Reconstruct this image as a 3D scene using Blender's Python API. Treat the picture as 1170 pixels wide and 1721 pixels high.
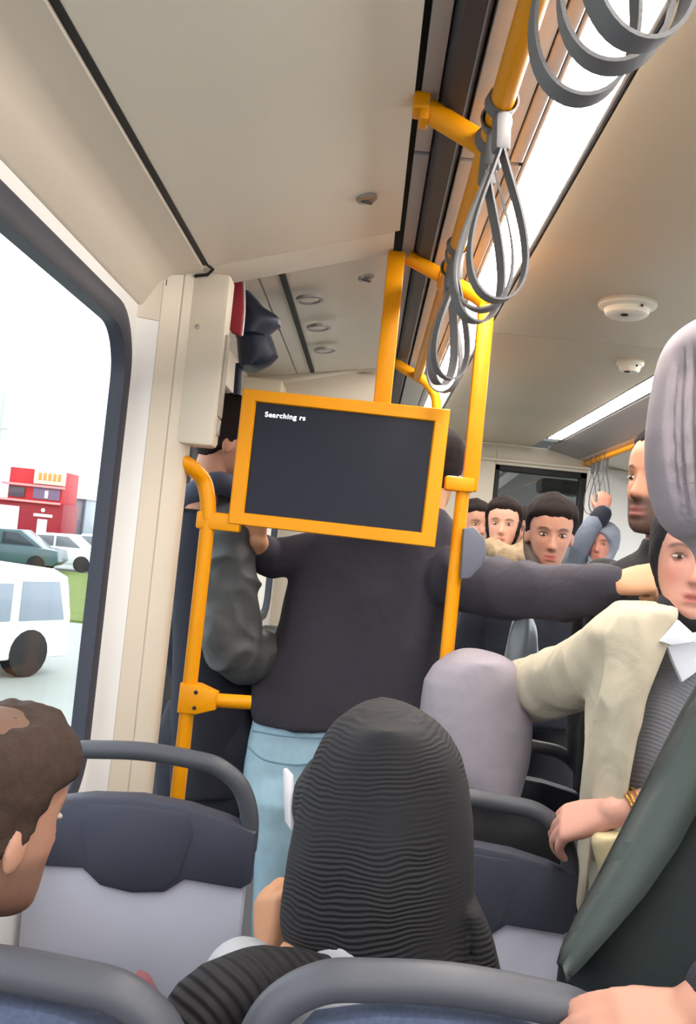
import bpy, bmesh, math, random
import numpy as np
from mathutils import Vector, Matrix, noise

random.seed(7)
for o in list(bpy.data.objects):
    bpy.data.objects.remove(o)
scene = bpy.context.scene
COL = scene.collection

# ------------------------------------------------------------------ camera
F_PX, CX, CY = 1500.0, 585.0, 860.5
VPX, VPY, ROLL = 615.0, 915.0, math.radians(5.8)
CAMZ = 1.42
_y = Vector(((VPX - CX) / F_PX, -(VPY - CY) / F_PX, -1.0)).normalized()
_z = Vector((math.sin(ROLL), math.cos(ROLL), 0.0))
_z = (_z - _y * _z.dot(_y)).normalized()
_x = _y.cross(_z).normalized()
RC = Matrix((_x, _y, _z))                      # camera-to-world rotation
cam_data = bpy.data.cameras.new('camera')
cam = bpy.data.objects.new('camera', cam_data)
COL.objects.link(cam)
cam.matrix_world = Matrix.Translation((0, 0, CAMZ)) @ RC.to_4x4()
cam_data.sensor_fit = 'VERTICAL'
cam_data.sensor_height = 36.0
cam_data.lens = F_PX / 1721.0 * 36.0
cam_data.clip_start = 0.02
cam_data.clip_end = 400
scene.camera = cam

# ------------------------------------------------------------------ light
world = bpy.data.worlds.new('overcast_sky')
scene.world = world
world.use_nodes = True
_bg = world.node_tree.nodes['Background']
_bg.inputs['Color'].default_value = (0.90, 0.95, 1.0, 1)
_bg.inputs['Strength'].default_value = 1.45
LAMP_STRENGTH = 21.0
scene.view_settings.view_transform = 'Standard'
scene.view_settings.look = 'None'
scene.view_settings.exposure = 1.05
scene.view_settings.gamma = 1.0
scene.view_settings.use_curve_mapping = False

# ------------------------------------------------------------------ helpers
def P(px, py, d):
    """World point at distance d down the car for a direction measured in the 1170x1721 frame."""
    v = RC @ Vector(((px - CX) / F_PX, -(py - CY) / F_PX, -1.0))
    v = v * (d / v.y)
    return Vector((v.x, v.y, v.z + CAMZ))

def lin(c):
    return tuple(((x / 255.0) / 12.92 if x / 255.0 <= 0.04045 else ((x / 255.0 + 0.055) / 1.055) ** 2.4) for x in c)

MATS = {}
def mat(name, rgb, rough=0.6, metal=0.0, var=0.06, scale=30.0, bump=0.0, bscale=200.0, emit=0.0, attr=None, wave=None, spec=0.4, coat=0.0, fold=0.0):
    if name in MATS:
        return MATS[name]
    m = bpy.data.materials.new(name)
    m.use_nodes = True
    nt = m.node_tree
    N, L = nt.nodes, nt.links
    b = N['Principled BSDF']
    b.inputs['Roughness'].default_value = rough
    b.inputs['Metallic'].default_value = metal
    b.inputs['Specular IOR Level'].default_value = spec
    b.inputs['Coat Weight'].default_value = coat
    c = lin(rgb)
    tc = N.new('ShaderNodeTexCoord')
    nz = N.new('ShaderNodeTexNoise')
    nz.inputs['Scale'].default_value = scale
    nz.inputs['Detail'].default_value = 4
    L.new(tc.outputs['Object'], nz.inputs['Vector'])
    mx = N.new('ShaderNodeMix'); mx.data_type = 'RGBA'
    mx.inputs['A'].default_value = tuple(max(0, x * (1 - var)) for x in c) + (1,)
    mx.inputs['B'].default_value = tuple(min(1, x * (1 + var)) for x in c) + (1,)
    L.new(nz.outputs['Fac'], mx.inputs['Factor'])
    out = mx.outputs['Result']
    if attr:
        at = N.new('ShaderNodeAttribute'); at.attribute_name = attr
        m2 = N.new('ShaderNodeMix'); m2.data_type = 'RGBA'; m2.blend_type = 'MULTIPLY'
        m2.inputs['Factor'].default_value = 1.0
        L.new(out, m2.inputs['A']); L.new(at.outputs['Color'], m2.inputs['B'])
        out = m2.outputs['Result']
    L.new(out, b.inputs['Base Color'])
    if emit:
        b.inputs['Emission Color'].default_value = c + (1,)
        b.inputs['Emission Strength'].default_value = emit
    hsum = None
    def addh(sock, k):
        nonlocal hsum
        mm = N.new('ShaderNodeMath'); mm.operation = 'MULTIPLY'; mm.inputs[1].default_value = k
        L.new(sock, mm.inputs[0])
        if hsum is None:
            hsum = mm.outputs[0]
        else:
            a = N.new('ShaderNodeMath'); L.new(hsum, a.inputs[0]); L.new(mm.outputs[0], a.inputs[1]); hsum = a.outputs[0]
    if bump:
        n2 = N.new('ShaderNodeTexNoise'); n2.inputs['Scale'].default_value = bscale; n2.inputs['Detail'].default_value = 3
        L.new(tc.outputs['Object'], n2.inputs['Vector']); addh(n2.outputs['Fac'], bump)
    if fold:
        n3 = N.new('ShaderNodeTexNoise'); n3.inputs['Scale'].default_value = 9; n3.inputs['Detail'].default_value = 2; n3.inputs['Distortion'].default_value = 0.8
        L.new(tc.outputs['Object'], n3.inputs['Vector']); addh(n3.outputs['Fac'], fold)
    if wave:
        w = N.new('ShaderNodeTexWave'); w.wave_type = 'BANDS'; w.bands_direction = wave[0]
        w.inputs['Scale'].default_value = wave[1]; w.inputs['Distortion'].default_value = wave[2]; w.inputs['Detail'].default_value = 1
        w.inputs['Detail Scale'].default_value = wave[4] if len(wave) > 4 else 0.25
        mp = N.new('ShaderNodeMapping'); mp.inputs['Rotation'].default_value = (0.05, wave[5] if len(wave) > 5 else 0.0, 0.0)
        L.new(tc.outputs['Object'], mp.inputs['Vector']); L.new(mp.outputs['Vector'], w.inputs['Vector'])
        if len(wave) > 6:
            nm = N.new('ShaderNodeTexNoise'); nm.inputs['Scale'].default_value = wave[6]; nm.inputs['Detail'].default_value = 1
            L.new(tc.outputs['Object'], nm.inputs['Vector'])
            rm = N.new('ShaderNodeMapRange'); rm.inputs['From Min'].default_value = .38; rm.inputs['From Max'].default_value = .62
            L.new(nm.outputs['Fac'], rm.inputs['Value'])
            mu = N.new('ShaderNodeMath'); mu.operation = 'MULTIPLY'; L.new(w.outputs['Fac'], mu.inputs[0]); L.new(rm.outputs[0], mu.inputs[1])
            addh(mu.outputs[0], wave[3])
        else:
            addh(w.outputs['Fac'], wave[3])
    if hsum is not None:
        bp = N.new('ShaderNodeBump'); bp.inputs['Strength'].default_value = 1.0; bp.inputs['Distance'].default_value = 1.0
        L.new(hsum, bp.inputs['Height']); L.new(bp.outputs['Normal'], b.inputs['Normal'])
    MATS[name] = m
    return m

def glass_mat(name, tint=(1, 1, 1), gloss=0.06):
    m = bpy.data.materials.new(name); m.use_nodes = True
    nt = m.node_tree; N, L = nt.nodes, nt.links
    N.remove(N['Principled BSDF'])
    t = N.new('ShaderNodeBsdfTransparent'); t.inputs['Color'].default_value = tuple(tint) + (1,)
    g = N.new('ShaderNodeBsdfGlossy'); g.inputs['Roughness'].default_value = 0.02
    mx = N.new('ShaderNodeMixShader'); mx.inputs['Fac'].default_value = gloss
    L.new(t.outputs[0], mx.inputs[1]); L.new(g.outputs[0], mx.inputs[2])
    L.new(mx.outputs[0], N['Material Output'].inputs['Surface'])
    MATS[name] = m
    return m

WL = {}
def tag(o, label=None, cat=None, group=None, kind=None):
    if label: o['label'] = label
    if cat: o['category'] = cat
    if group: o['group'] = group
    if kind: o['kind'] = kind
    return o

def empty(name, loc, label=None, cat=None, group=None, kind=None):
    o = bpy.data.objects.new(name, None)
    COL.objects.link(o)
    o.empty_display_size = 0.05
    o.location = loc
    WL[o.name] = Vector(loc)
    return tag(o, label, cat, group, kind)

class MB:
    """Collects shapes in world space and links them as ONE mesh object."""
    def __init__(self):
        self.V = []; self.F = []
    def add(self, V, F):
        n = len(self.V)
        self.V += [Vector(v) for v in V]
        self.F += [tuple(i + n for i in f) for f in F]
        return self
    def rings(self, rings, cap=True, closed=False):
        n = len(rings[0]); V = [p for r in rings for p in r]; F = []
        m = len(rings)
        for i in range(m if closed else m - 1):
            a, b = i * n, ((i + 1) % m) * n
            for k in range(n):
                F.append((a + k, a + (k + 1) % n, b + (k + 1) % n, b + k))
        if cap and not closed:
            F.append(tuple(range(n - 1, -1, -1))); F.append(tuple((m - 1) * n + k for k in range(n)))
        return self.add(V, F)
    def box(self, c, s, bev=0.0, rot=None, seg=2):
        bm = bmesh.new()
        bmesh.ops.create_cube(bm, size=1.0)
        for v in bm.verts:
            v.co = Vector((v.co.x * s[0], v.co.y * s[1], v.co.z * s[2]))
        if bev > 0:
            bmesh.ops.bevel(bm, geom=bm.edges[:], offset=bev, segments=seg, profile=0.5, affect='EDGES')
        M = (rot.to_matrix() if hasattr(rot, 'to_matrix') else rot) if rot is not None else Matrix.Identity(3)
        bm.verts.index_update()
        V = [M @ v.co + Vector(c) for v in bm.verts]
        F = [tuple(v.index for v in f.verts) for f in bm.faces]
        bm.free()
        return self.add(V, F)
    def prism(self, poly, axis, lo, hi, bev=0.0, xf=None, seg=2):
        """poly: 2D outline; axis 'y': (x,z) pushed from y=lo to hi; 'x': (y,z); 'z': (x,y)."""
        def mk(a, b, t):
            return Vector((a, t, b)) if axis == 'y' else Vector((t, a, b)) if axis == 'x' else Vector((a, b, t))
        bm = bmesh.new()
        v0 = [bm.verts.new(mk(a, b, lo)) for a, b in poly]
        v1 = [bm.verts.new(mk(a, b, hi)) for a, b in poly]
        n = len(poly)
        f0 = bm.faces.new(v0); f1 = bm.faces.new(v1[::-1])
        for i in range(n):
            bm.faces.new((v0[i], v1[i], v1[(i + 1) % n], v0[(i + 1) % n]))
        bmesh.ops.recalc_face_normals(bm, faces=bm.faces[:])
        if bev > 0:
            ed = [e for e in bm.edges if e in f0.edges or e in f1.edges] if f0.is_valid and f1.is_valid else []
            bmesh.ops.bevel(bm, geom=list(f0.edges) + list(f1.edges), offset=bev, segments=seg, profile=0.5, affect='EDGES')
        bmesh.ops.triangulate(bm, faces=[f for f in bm.faces if len(f.verts) > 4])
        bm.verts.index_update()
        V = [(xf @ v.co) if xf is not None else v.co.copy() for v in bm.verts]
        F = [tuple(v.index for v in f.verts) for f in bm.faces]
        bm.free()
        return self.add(V, F)
    def tube(self, pts, r, n=12, closed=False, flat=None, up=None, ends=False):
        """round (or flattened: flat=(ru, rv)) tube along pts; r number or list."""
        pts = [Vector(p) for p in pts]; m = len(pts)
        R = r if isinstance(r, (list, tuple)) else [r] * m
        rings = []
        prev = Vector(up) if up is not None else None
        for i in range(m):
            if closed:
                t = pts[(i + 1) % m] - pts[i - 1]
            else:
                t = pts[min(i + 1, m - 1)] - pts[max(i - 1, 0)]
            if t.length < 1e-9: t = Vector((0, 0, 1))
            t.normalize()
            if prev is None:
                prev = Vector((0, 0, 1)) if abs(t.z) < 0.9 else Vector((1, 0, 0))
            ref = Vector(up) if up is not None else prev
            u = ref - t * ref.dot(t)
            if u.length < 1e-6:
                u = t.orthogonal()
            u.normalize(); v = t.cross(u); prev = u
            ru, rv = (R[i], R[i]) if flat is None else flat
            rings.append([pts[i] + u * ru * math.cos(a) + v * rv * math.sin(a) for a in [2 * math.pi * k / n for k in range(n)]])
        if ends and not closed:
            for e, idx in ((0, 0), (1, m - 1)):
                t = (pts[0] - pts[1]).normalized() if e == 0 else (pts[-1] - pts[-2]).normalized()
                base = rings[0] if e == 0 else rings[-1]
                c = pts[idx]; extra = []
                for ph in (0.5, 0.95, 1.35):
                    extra.append([c + (p - c) * math.cos(ph) + t * R[idx] * math.sin(ph) for p in base])
                rings = extra[::-1] + rings if e == 0 else rings + extra
        return self.rings(rings, cap=True, closed=closed)
    def ball(self, c, rx, ry=None, rz=None, n=16, m=10, R=None):
        ry = rx if ry is None else ry; rz = rx if rz is None else rz
        R = R or Matrix.Identity(3)
        rings = []
        for i in range(m + 1):
            th = math.pi * (0.02 + 0.96 * i / m)
            rings.append([Vector(c) + R @ Vector((rx * math.sin(th) * math.cos(2 * math.pi * k / n), ry * math.sin(th) * math.sin(2 * math.pi * k / n), rz * math.cos(th))) for k in range(n)])
        return self.rings(rings)
    def lathe(self, c, prof, n=28, R=None):
        R = R or Matrix.Identity(3)
        return self.rings([[Vector(c) + R @ Vector((max(r, 1e-4) * math.cos(2 * math.pi * k / n), max(r, 1e-4) * math.sin(2 * math.pi * k / n), z)) for k in range(n)] for r, z in prof])
    def build(self, name, m, parent=None, origin=None, smooth=None, label=None, cat=None, group=None, kind=None, uv=False):
        V = np.array([tuple(v) for v in self.V])
        return mesh_obj(name, V, self.F, m, parent, origin, smooth, label, cat, group, kind)

def mesh_obj(name, V, F, m, parent=None, origin=None, smooth=None, label=None, cat=None, group=None, kind=None, colors=None):
    V = np.asarray(V, dtype=float)
    if parent is not None:
        org = WL[parent.name]
    elif origin is not None:
        org = Vector(origin)
    else:
        lo, hi = V.min(0), V.max(0)
        org = Vector(((lo[0] + hi[0]) / 2, (lo[1] + hi[1]) / 2, lo[2]))
    me = bpy.data.meshes.new(name)
    me.from_pydata((V - np.array(org)).tolist(), [], F)
    me.update()
    bm = bmesh.new(); bm.from_mesh(me)
    bmesh.ops.recalc_face_normals(bm, faces=bm.faces[:])
    bm.to_mesh(me); bm.free()
    if smooth is None or smooth:
        me.polygons.foreach_set('use_smooth', [True] * len(me.polygons))
        if smooth is None:
            try:
                me.set_sharp_from_angle(angle=math.radians(38))
            except Exception:
                pass
    if colors is not None:
        at = me.color_attributes.new('tone', 'FLOAT_COLOR', 'POINT')
        at.data.foreach_set('color', np.asarray(colors, dtype=np.float32).ravel())
    me.materials.append(m)
    o = bpy.data.objects.new(name, me)
    COL.objects.link(o)
    if parent is not None:
        o.parent = parent
        WL[o.name] = Vector(org)
    else:
        o.location = org
        WL[o.name] = Vector(org)
    return tag(o, label, cat, group, kind)

def copy_tree(o, loc=None, rz=None, label=None, parent=None):
    c = o.copy(); COL.objects.link(c); c.parent = parent
    WL[c.name] = Vector(loc) if loc is not None else WL[o.name]
    if loc is not None: c.location = loc
    if rz is not None: c.rotation_euler.z = rz
    if label: c['label'] = label
    for ch in o.children:
        copy_tree(ch, parent=c)
    return c

def rrect(a0, a1, b0, b1, r, n=8):
    pts = []
    for cx, cy, s in ((a1 - r, b1 - r, 0), (a0 + r, b1 - r, 1), (a0 + r, b0 + r, 2), (a1 - r, b0 + r, 3)):
        for k in range(n + 1):
            t = math.pi / 2 * (s + k / n)
            pts.append((cx + r * math.cos(t), cy + r * math.sin(t)))
    return pts

def smooth_path(pts, n=8, closed=False):
    pts = [Vector(p) for p in pts]; out = []; m = len(pts)
    for i in range(m if closed else m - 1):
        if closed:
            p0, p1, p2, p3 = pts[i - 1], pts[i], pts[(i + 1) % m], pts[(i + 2) % m]
        else:
            p0, p1, p2, p3 = pts[max(i - 1, 0)], pts[i], pts[i + 1], pts[min(i + 2, m - 1)]
        for k in range(n):
            t = k / n
            out.append(0.5 * ((2 * p1) + (p2 - p0) * t + (2 * p0 - 5 * p1 + 4 * p2 - p3) * t * t + (3 * p1 - p0 - 3 * p2 + p3) * t ** 3))
    if not closed:
        out.append(pts[-1])
    return out

def holed_plate(mb, axis, t0, t1, outer, holes_inner):
    """plate with one rounded hole. outer=(a0,a1,b0,b1), holes_inner = outline list (a,b)."""
    a0, a1, b0, b1 = outer
    inner = holes_inner
    ca = (min(p[0] for p in inner) + max(p[0] for p in inner)) / 2
    cb = (min(p[1] for p in inner) + max(p[1] for p in inner)) / 2
    ha = (max(p[0] for p in inner) - min(p[0] for p in inner)) / 2
    hb = (max(p[1] for p in inner) - min(p[1] for p in inner)) / 2
    out = []
    for a, b in inner:
        ux, uy = (a - ca) / ha, (b - cb) / hb
        s = 1.0 / max(abs(ux), abs(uy))
        ux *= s; uy *= s
        out.append((ca + (ux * (a1 - ca) if ux > 0 else ux * (ca - a0)), cb + (uy * (b1 - cb) if uy > 0 else uy * (cb - b0))))
    def mk(a, b, t):
        return Vector((t, a, b)) if axis == 'x' else Vector((a, t, b))
    mb.rings([[mk(a, b, t0) for a, b in inner], [mk(a, b, t0) for a, b in out], [mk(a, b, t1) for a, b in out], [mk(a, b, t1) for a, b in inner]], cap=False, closed=True)
    return mb

# ------------------------------------------------------------------ materials
M_CEIL = mat('cream_ceiling_plastic', (229, 221, 206), 0.45, var=0.03, scale=3)
M_CEIL2 = mat('warm_ceiling_panel', (200, 188, 166), 0.4, var=0.03, scale=2)
M_WALL = mat('beige_wall_plastic', (214, 203, 186), 0.45, var=0.03, scale=4)
M_WHITE = mat('white_surround_plastic', (236, 234, 232), 0.4, var=0.02, scale=4)
M_GREYP = mat('grey_ceiling_strip', (150, 145, 145), 0.4, var=0.04, scale=5)
M_DUCT = mat('charcoal_duct', (62, 58, 62), 0.5, var=0.05, scale=8)
M_BLACK = mat('black_rubber', (26, 24, 26), 0.6, var=0.1)
M_GASKET = mat('window_gasket_rubber', (52, 54, 66), 0.5, var=0.08, scale=12)
M_YEL = mat('yellow_powder_coat', (224, 146, 0), 0.4, var=0.03, scale=20, spec=0.25)
M_STRAP = mat('grey_nylon_strap', (104, 103, 106), 0.55, var=0.08, scale=60, bump=0.0005, bscale=400)
M_DARKPL = mat('dark_grey_seat_plastic', (62, 65, 79), 0.5, var=0.06, scale=15, bump=0.0006, bscale=350)
M_HANDLE = mat('grey_seat_handle_plastic', (70, 72, 80), 0.45, var=0.05, scale=12)
M_SHELL = mat('light_grey_seat_shell', (192, 195, 213), 0.45, var=0.04, scale=5)
M_SEATFAB = mat('blue_grey_seat_fabric', (78, 88, 112), 0.9, var=0.35, scale=160, bump=0.001, bscale=500)
M_SCREEN = mat('dark_screen_glass', (34, 36, 48), 0.35, var=0.03, scale=3, spec=0.18)
M_TEXT = mat('white_screen_text', (235, 238, 250), 0.5, emit=0.9)
M_LAMP = mat('lamp_diffuser', (255, 248, 238), 0.5, emit=LAMP_STRENGTH, var=0.0)
M_FLOOR = mat('grey_floor_vinyl', (86, 86, 92), 0.6, var=0.2, scale=90)
M_METAL = mat('brushed_metal', (170, 168, 166), 0.35, metal=0.9, var=0.05)
M_DPLAS = mat('detector_white_plastic', (228, 222, 208), 0.4, var=0.02)
M_GLASS = glass_mat('window_glass', (0.97, 0.98, 0.98), 0.03)
M_DGLASS = glass_mat('smoked_door_glass', (0.85, 0.86, 0.85), 0.02)

# ================================================================== SETTING
ZC = CAMZ + 0.75                                 # flat ceiling height
Y0, Y1 = -2.6, 5.9                               # car interior, rear to front
XL, XR = -0.58, 2.02
def zz(h): return CAMZ + h

MB().box(((XL + XR) / 2 - .05, (Y0 + Y1) / 2, -0.03), (XR - XL + 0.5, Y1 - Y0, 0.06)).build('floor', M_FLOOR, kind='structure', label='grey speckled vinyl tram floor under the passengers', cat='floor')

# --- ceiling
ceil = empty('ceiling', (0.7, 1.6, ZC), 'cream tram ceiling with long panels and dark joints', 'ceiling', kind='structure')
for a, b in ((Y0, 0.35), (0.354, 2.98), (2.984, 4.6), (4.604, Y1)):
    MB().box(((0.335 + 1.02) / 2, (a + b) / 2, ZC + 0.01), (1.02 - 0.335, b - a, 0.02), 0.002).build('ceiling_panel', M_CEIL2, ceil)
MB().box((0.68, 1.6, ZC + 0.09), (2.9, Y1 - Y0, 0.06)).build('roof_shell', M_BLACK, ceil)
# hatch over the left seats, sloping down to the window side
def slope_panel(x0, z0, x1, z1, ya, yb, th=0.018):
    dx, dz = x1 - x0, z1 - z0; l = math.hypot(dx, dz); nx, nz = -dz / l * th, dx / l * th
    if nz < 0: nx, nz = -nx, -nz
    return MB().prism([(x0, z0), (x1, z1), (x1 + nx, z1 + nz), (x0 + nx, z0 + nz)], 'y', ya, yb, 0.003)
hp = slope_panel(-0.438, zz(.6215), 0.005, zz(.7495), Y0, 2.10)
hp.build('ceiling_hatch', M_CEIL, ceil)
slope_panel(-0.436, zz(.622), -0.006, zz(.748), 2.106, 2.26).build('ceiling_panel', M_CEIL, ceil)
slope_panel(-0.36, zz(.69), -0.006, zz(.748), 2.262, 3.75).build('ceiling_panel', M_CEIL, ceil)
slope_panel(-0.60, zz(.64), -0.365, zz(.688), 2.262, 3.75).build('ceiling_panel', M_CEIL, ceil)
slope_panel(-0.58, zz(.60), -0.006, zz(.748), 3.756, Y1).build('ceiling_panel', M_CEIL, ceil)
MB().prism([(-.304, zz(.692)), (-.288, zz(.6945)), (-.288, zz(.7145)), (-.304, zz(.712))], 'y', 2.27, 3.72).build('rubber_strip', M_BLACK, ceil)
# strips between hatch and lamp
for a, b in ((Y0, 1.675), (1.69, 4.0), (4.01, Y1)):
    MB().box((0.031, (a + b) / 2, zz(.762)), (0.030, b - a, 0.016), 0.002).build('ceiling_strip', M_GREYP, ceil)
    MB().box((0.150, (a + b) / 2, zz(.757)), (0.092, b - a, 0.016), 0.003).build('ceiling_strip', mat('pale_grey_strip', (188, 182, 178), 0.4, var=0.03), ceil)
    MB().box((0.211, (a + b) / 2, zz(.757)), (0.024, b - a, 0.016), 0.003).build('ceiling_strip', MATS['pale_grey_strip'], ceil)
MB().prism([(0.046, zz(.765)), (0.060, zz(.742)), (0.090, zz(.738)), (0.104, zz(.765))], 'y', Y0, Y1).build('air_duct', M_DUCT, ceil)
# right side mirrored
slope_panel(1.13, zz(.748), 1.34, zz(.70), Y0, Y1).build('ceiling_strip', M_GREYP, ceil)
slope_panel(1.345, zz(.70), XR, zz(.60), Y0, Y1).build('ceiling_hatch', M_CEIL, ceil)

def ceiling_lamp(x0, x1, ya, yb, label):
    t = empty('ceiling_lamp', ((x0 + x1) / 2, (ya + yb) / 2, zz(.745)), label, 'ceiling lamp', 'strip lamps')
    MB().box(((x0 + x1) / 2, (ya + yb) / 2, zz(.768)), (x1 - x0, yb - ya, 0.03), 0.003).build('lamp_housing', MATS['pale_grey_strip'], t)
    g = 0.010
    MB().prism([(x0 + .006, zz(.757)), (x0 + .010, zz(.7515)), (x1 - .010, zz(.7515)), (x1 - .006, zz(.757))], 'y', ya + .01, yb - .01).build('diffuser', M_LAMP, t)
    for x in (x0 - .003, x1 + .003):
        MB().box((x, (ya + yb) / 2, zz(.757)), (0.006, yb - ya, 0.012)).build('dark_joint', M_BLACK, t)
    return t
ceiling_lamp(0.224, 0.330, Y0 + .1, 4.7, 'long bright strip lamp beside the yellow handrail with the big grey loops')
ceiling_lamp(1.026, 1.124, Y0 + .1, 5.42, 'bright strip lamp above the bearded man and the far doorway')

# --- left wall
wl = empty('wall_left', (XL, 0.8, 0), 'beige tram side wall with a white window surround', 'wall', kind='structure')
WZ0, WZ1, WY1 = zz(-.62), zz(.447), 2.005
WIN = rrect(-0.95, WY1, WZ0, WZ1, 0.13)
w = MB(); holed_plate(w, 'x', XL - .03, XL, (-1.0, 2.038, 0.0, zz(.50)), WIN); w.build('window_surround', M_WHITE, wl)
w = MB(); holed_plate(w, 'x', XL - .03, XL, (Y0, -1.0, 0.0, zz(.50)), rrect(-2.5, -1.1, zz(-.5), zz(.47), .13)); w.build('window_surround', M_WHITE, wl)
# cove above the window
prof = [(XL, zz(.498)), (-.572, zz(.502)), (-.545, zz(.555)), (-.52, zz(.585)), (-.505, zz(.592)), (-.452, zz(.612)), (-.452, zz(.64)), (-.60, zz(.64)), (-.60, zz(.498))]
MB().prism(prof, 'y', Y0, 2.10).build('cove', M_WALL, wl)
MB().box((-.445, (Y0 + 2.09) / 2, zz(.63)), (0.014, 2.09 - Y0, 0.02)).build('dark_joint', M_BLACK, wl)
MB().tube([(-.443, 2.085, zz(.622)), (-.43, 2.105, zz(.617)), (-.445, 2.118, zz(.606)), (-.475, 2.118, zz(.600))], 0.004, 6).build('dark_joint', M_BLACK, wl)
# pillar beside the window (plan outline)
MB().prism([(-.58, 2.036), (-.576, 2.042), (-.534, 2.062), (-.612, 2.062), (-.612, 2.036)], 'z', 0, zz(.47), 0.0).build('pillar_reveal', M_WHITE, wl)
MB().prism([(-.58, 2.036), (-.576, 2.042), (-.534, 2.062), (-.612, 2.062), (-.612, 2.036)], 'z', zz(.471), zz(.60), 0.0).build('pillar_panel', M_WALL, wl)
MB().prism([(-.533, 2.064), (-.50, 2.096), (-.497, 2.10), (-.612, 2.10), (-.612, 2.064)], 'z', 0, zz(.615), 0.0).build('pillar_panel', M_WALL, wl)
MB().prism([(-.494, 2.104), (-.462, 2.132), (-.456, 2.15), (-.456, 2.19), (-.612, 2.19), (-.612, 2.104)], 'z', 0, zz(.62), 0.0).build('pillar_panel', M_WALL, wl)
MB().box((-.555, 2.102, 1.0), (0.108, 0.006, 2.0)).build('dark_joint', mat('dim_joint', (120, 108, 96), .6), wl)
for z, y in ((zz(.565), 2.0745),):
    MB().box((-.529, y - .004, z), (0.003, 0.006, 0.016), .001).build('screw_cover', M_DUCT, wl)
# beyond the door bay
w = MB(); holed_plate(w, 'x', XL - .03, XL, (3.75, Y1, 0.0, zz(.62)), rrect(3.9, 5.7, zz(-.5), zz(.47), .13)); w.build('window_surround', M_WHITE, wl)

# --- windows
def window(name, x, y0, y1, label, side=1, z0=zz(-.50), z1=zz(.47)):
    t = empty(name, (x, (y0 + y1) / 2, z0), label, 'window', kind='structure')
    outer = rrect(y0 - .022, y1 + .022, z0 - .022, z1 + .022, .14); mid = rrect(y0 + .006, y1 - .006, z0 + .006, z1 - .006, .125); inn = rrect(y0 + .028, y1 - .028, z0 + .028, z1 - .028, .11)
    xs = x
    MB().rings([[(xs + side * .004, a, b) for a, b in outer], [(xs + side * .012, a, b) for a, b in mid], [(xs + side * .004, a, b) for a, b in inn], [(xs - side * .028, a, b) for a, b in inn], [(xs - side * .028, a, b) for a, b in outer]], cap=False, closed=True).build('gasket', M_GASKET, t)
    p = rrect(y0 + .02, y1 - .02, z0 + .02, z1 - .02, .11)
    MB().prism(p, 'x', xs - side * .018, xs - side * .013).build('pane', M_GLASS, t)
    return t
window('window_1', XL, -0.95, WY1, 'large side window with dark rubber seal and rounded corner', z0=WZ0, z1=WZ1)
window('window_2', XL, -2.5, -1.1, 'side window behind the viewer')
window('window_3', XL, 3.9, 5.7, 'side window beyond the door bay')

# --- door in the bay on the left
d1 = empty('door_1', (-.60, 2.97, 0), 'dark framed tram door with tall glass behind the standing men', 'door', kind='structure')
for a, b in ((2.20, 2.96), (2.98, 3.74)):
    w = MB(); holed_plate(w, 'x', -.615, -.59, (a, b, 0.02, zz(.52)), rrect(a + .09, b - .09, .35, zz(.40), .06, 5)); w.build('door_leaf', mat('dark_door_frame', (46, 47, 56), 0.45), d1)
    MB().prism(rrect(a + .08, b - .08, .34, zz(.41), .06, 5), 'x', -.606, -.600).build('pane', M_GLASS, d1)
MB().box((-.585, 2.97, zz(.60)), (0.05, 1.55, 0.16), .01).build('door_header', M_WALL, d1)
# --- header that closes the bay
MB().box((-.27, 3.80, zz(.60)), (0.60, 0.08, 0.24), .008).build('trim_1', M_WALL, kind='structure', label='beige cross panel closing the door bay above the monitor', cat='panel')
MB().box((-.50, 3.66, zz(.545)), (0.20, 0.20, 0.16), .012).build('trim_2', M_CEIL2, kind='structure', label='cream corner box at the end of the door bay', cat='panel')

# --- right wall, rear wall, front wall
wr = empty('wall_right', (XR, 1.6, 0), 'cream side wall on the far side of the tram', 'wall', kind='structure')
ys = [Y0, -0.9, 0.8, 2.5, 4.2, Y1]
for i, (a, b) in enumerate(zip(ys[:-1], ys[1:])):
    w = MB(); holed_plate(w, 'x', XR, XR + .03, (a, b, 0, zz(.62)), rrect(a + .12, b - .12, zz(-.5), zz(.42), .12)); w.build('window_surround', M_WHITE, wr)
    window('window_%d' % (4 + i), XR, a + .12, b - .12, 'far side window, number %d from the rear of the tram' % (i + 1), side=-1, z1=zz(.42))
MB().box(((XL + XR) / 2, Y0 - .03, 0.35), (XR - XL + .3, .06, 0.8)).build('wall_rear', M_WALL, kind='structure', label='low beige panel behind the viewer', cat='wall')
MB().box(((XL + XR) / 2, Y0 - .03, zz(.64)), (XR - XL + .3, .06, 0.34)).build('trim_3', M_WALL, kind='structure', label='beige header panel behind the viewer', cat='panel')

wf = empty('wall_front', (0.7, Y1, 0), 'cream end wall of the tram around a dark doorway', 'wall', kind='structure')
dx0, dx1, dzt = 0.80, 1.405, zz(.615)
MB().box(((XL - .15 + dx0) / 2, Y1 + .04, ZC / 2), (dx0 - XL + .15, .08, ZC), .004).build('wall_panel', M_WALL, wf)
MB().box(((XR + .1 + dx1) / 2, Y1 + .04, ZC / 2), (XR + .1 - dx1, .08, ZC), .004).build('wall_panel', M_WHITE, wf)
MB().box(((dx0 + dx1) / 2, Y1 + .04, (dzt + ZC) / 2), (dx1 - dx0 - .002, .08, ZC - dzt), .004).build('wall_panel', M_WALL, wf)
MB().box((0.72, Y1 - .012, zz(.645)), (2.6, .03, 0.02), .005).build('ledge', M_WALL, wf)
d2 = empty('door_2', ((dx0 + dx1) / 2, Y1, 0), 'black framed glass door to the next dark car at the far end', 'door', kind='structure')
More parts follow.
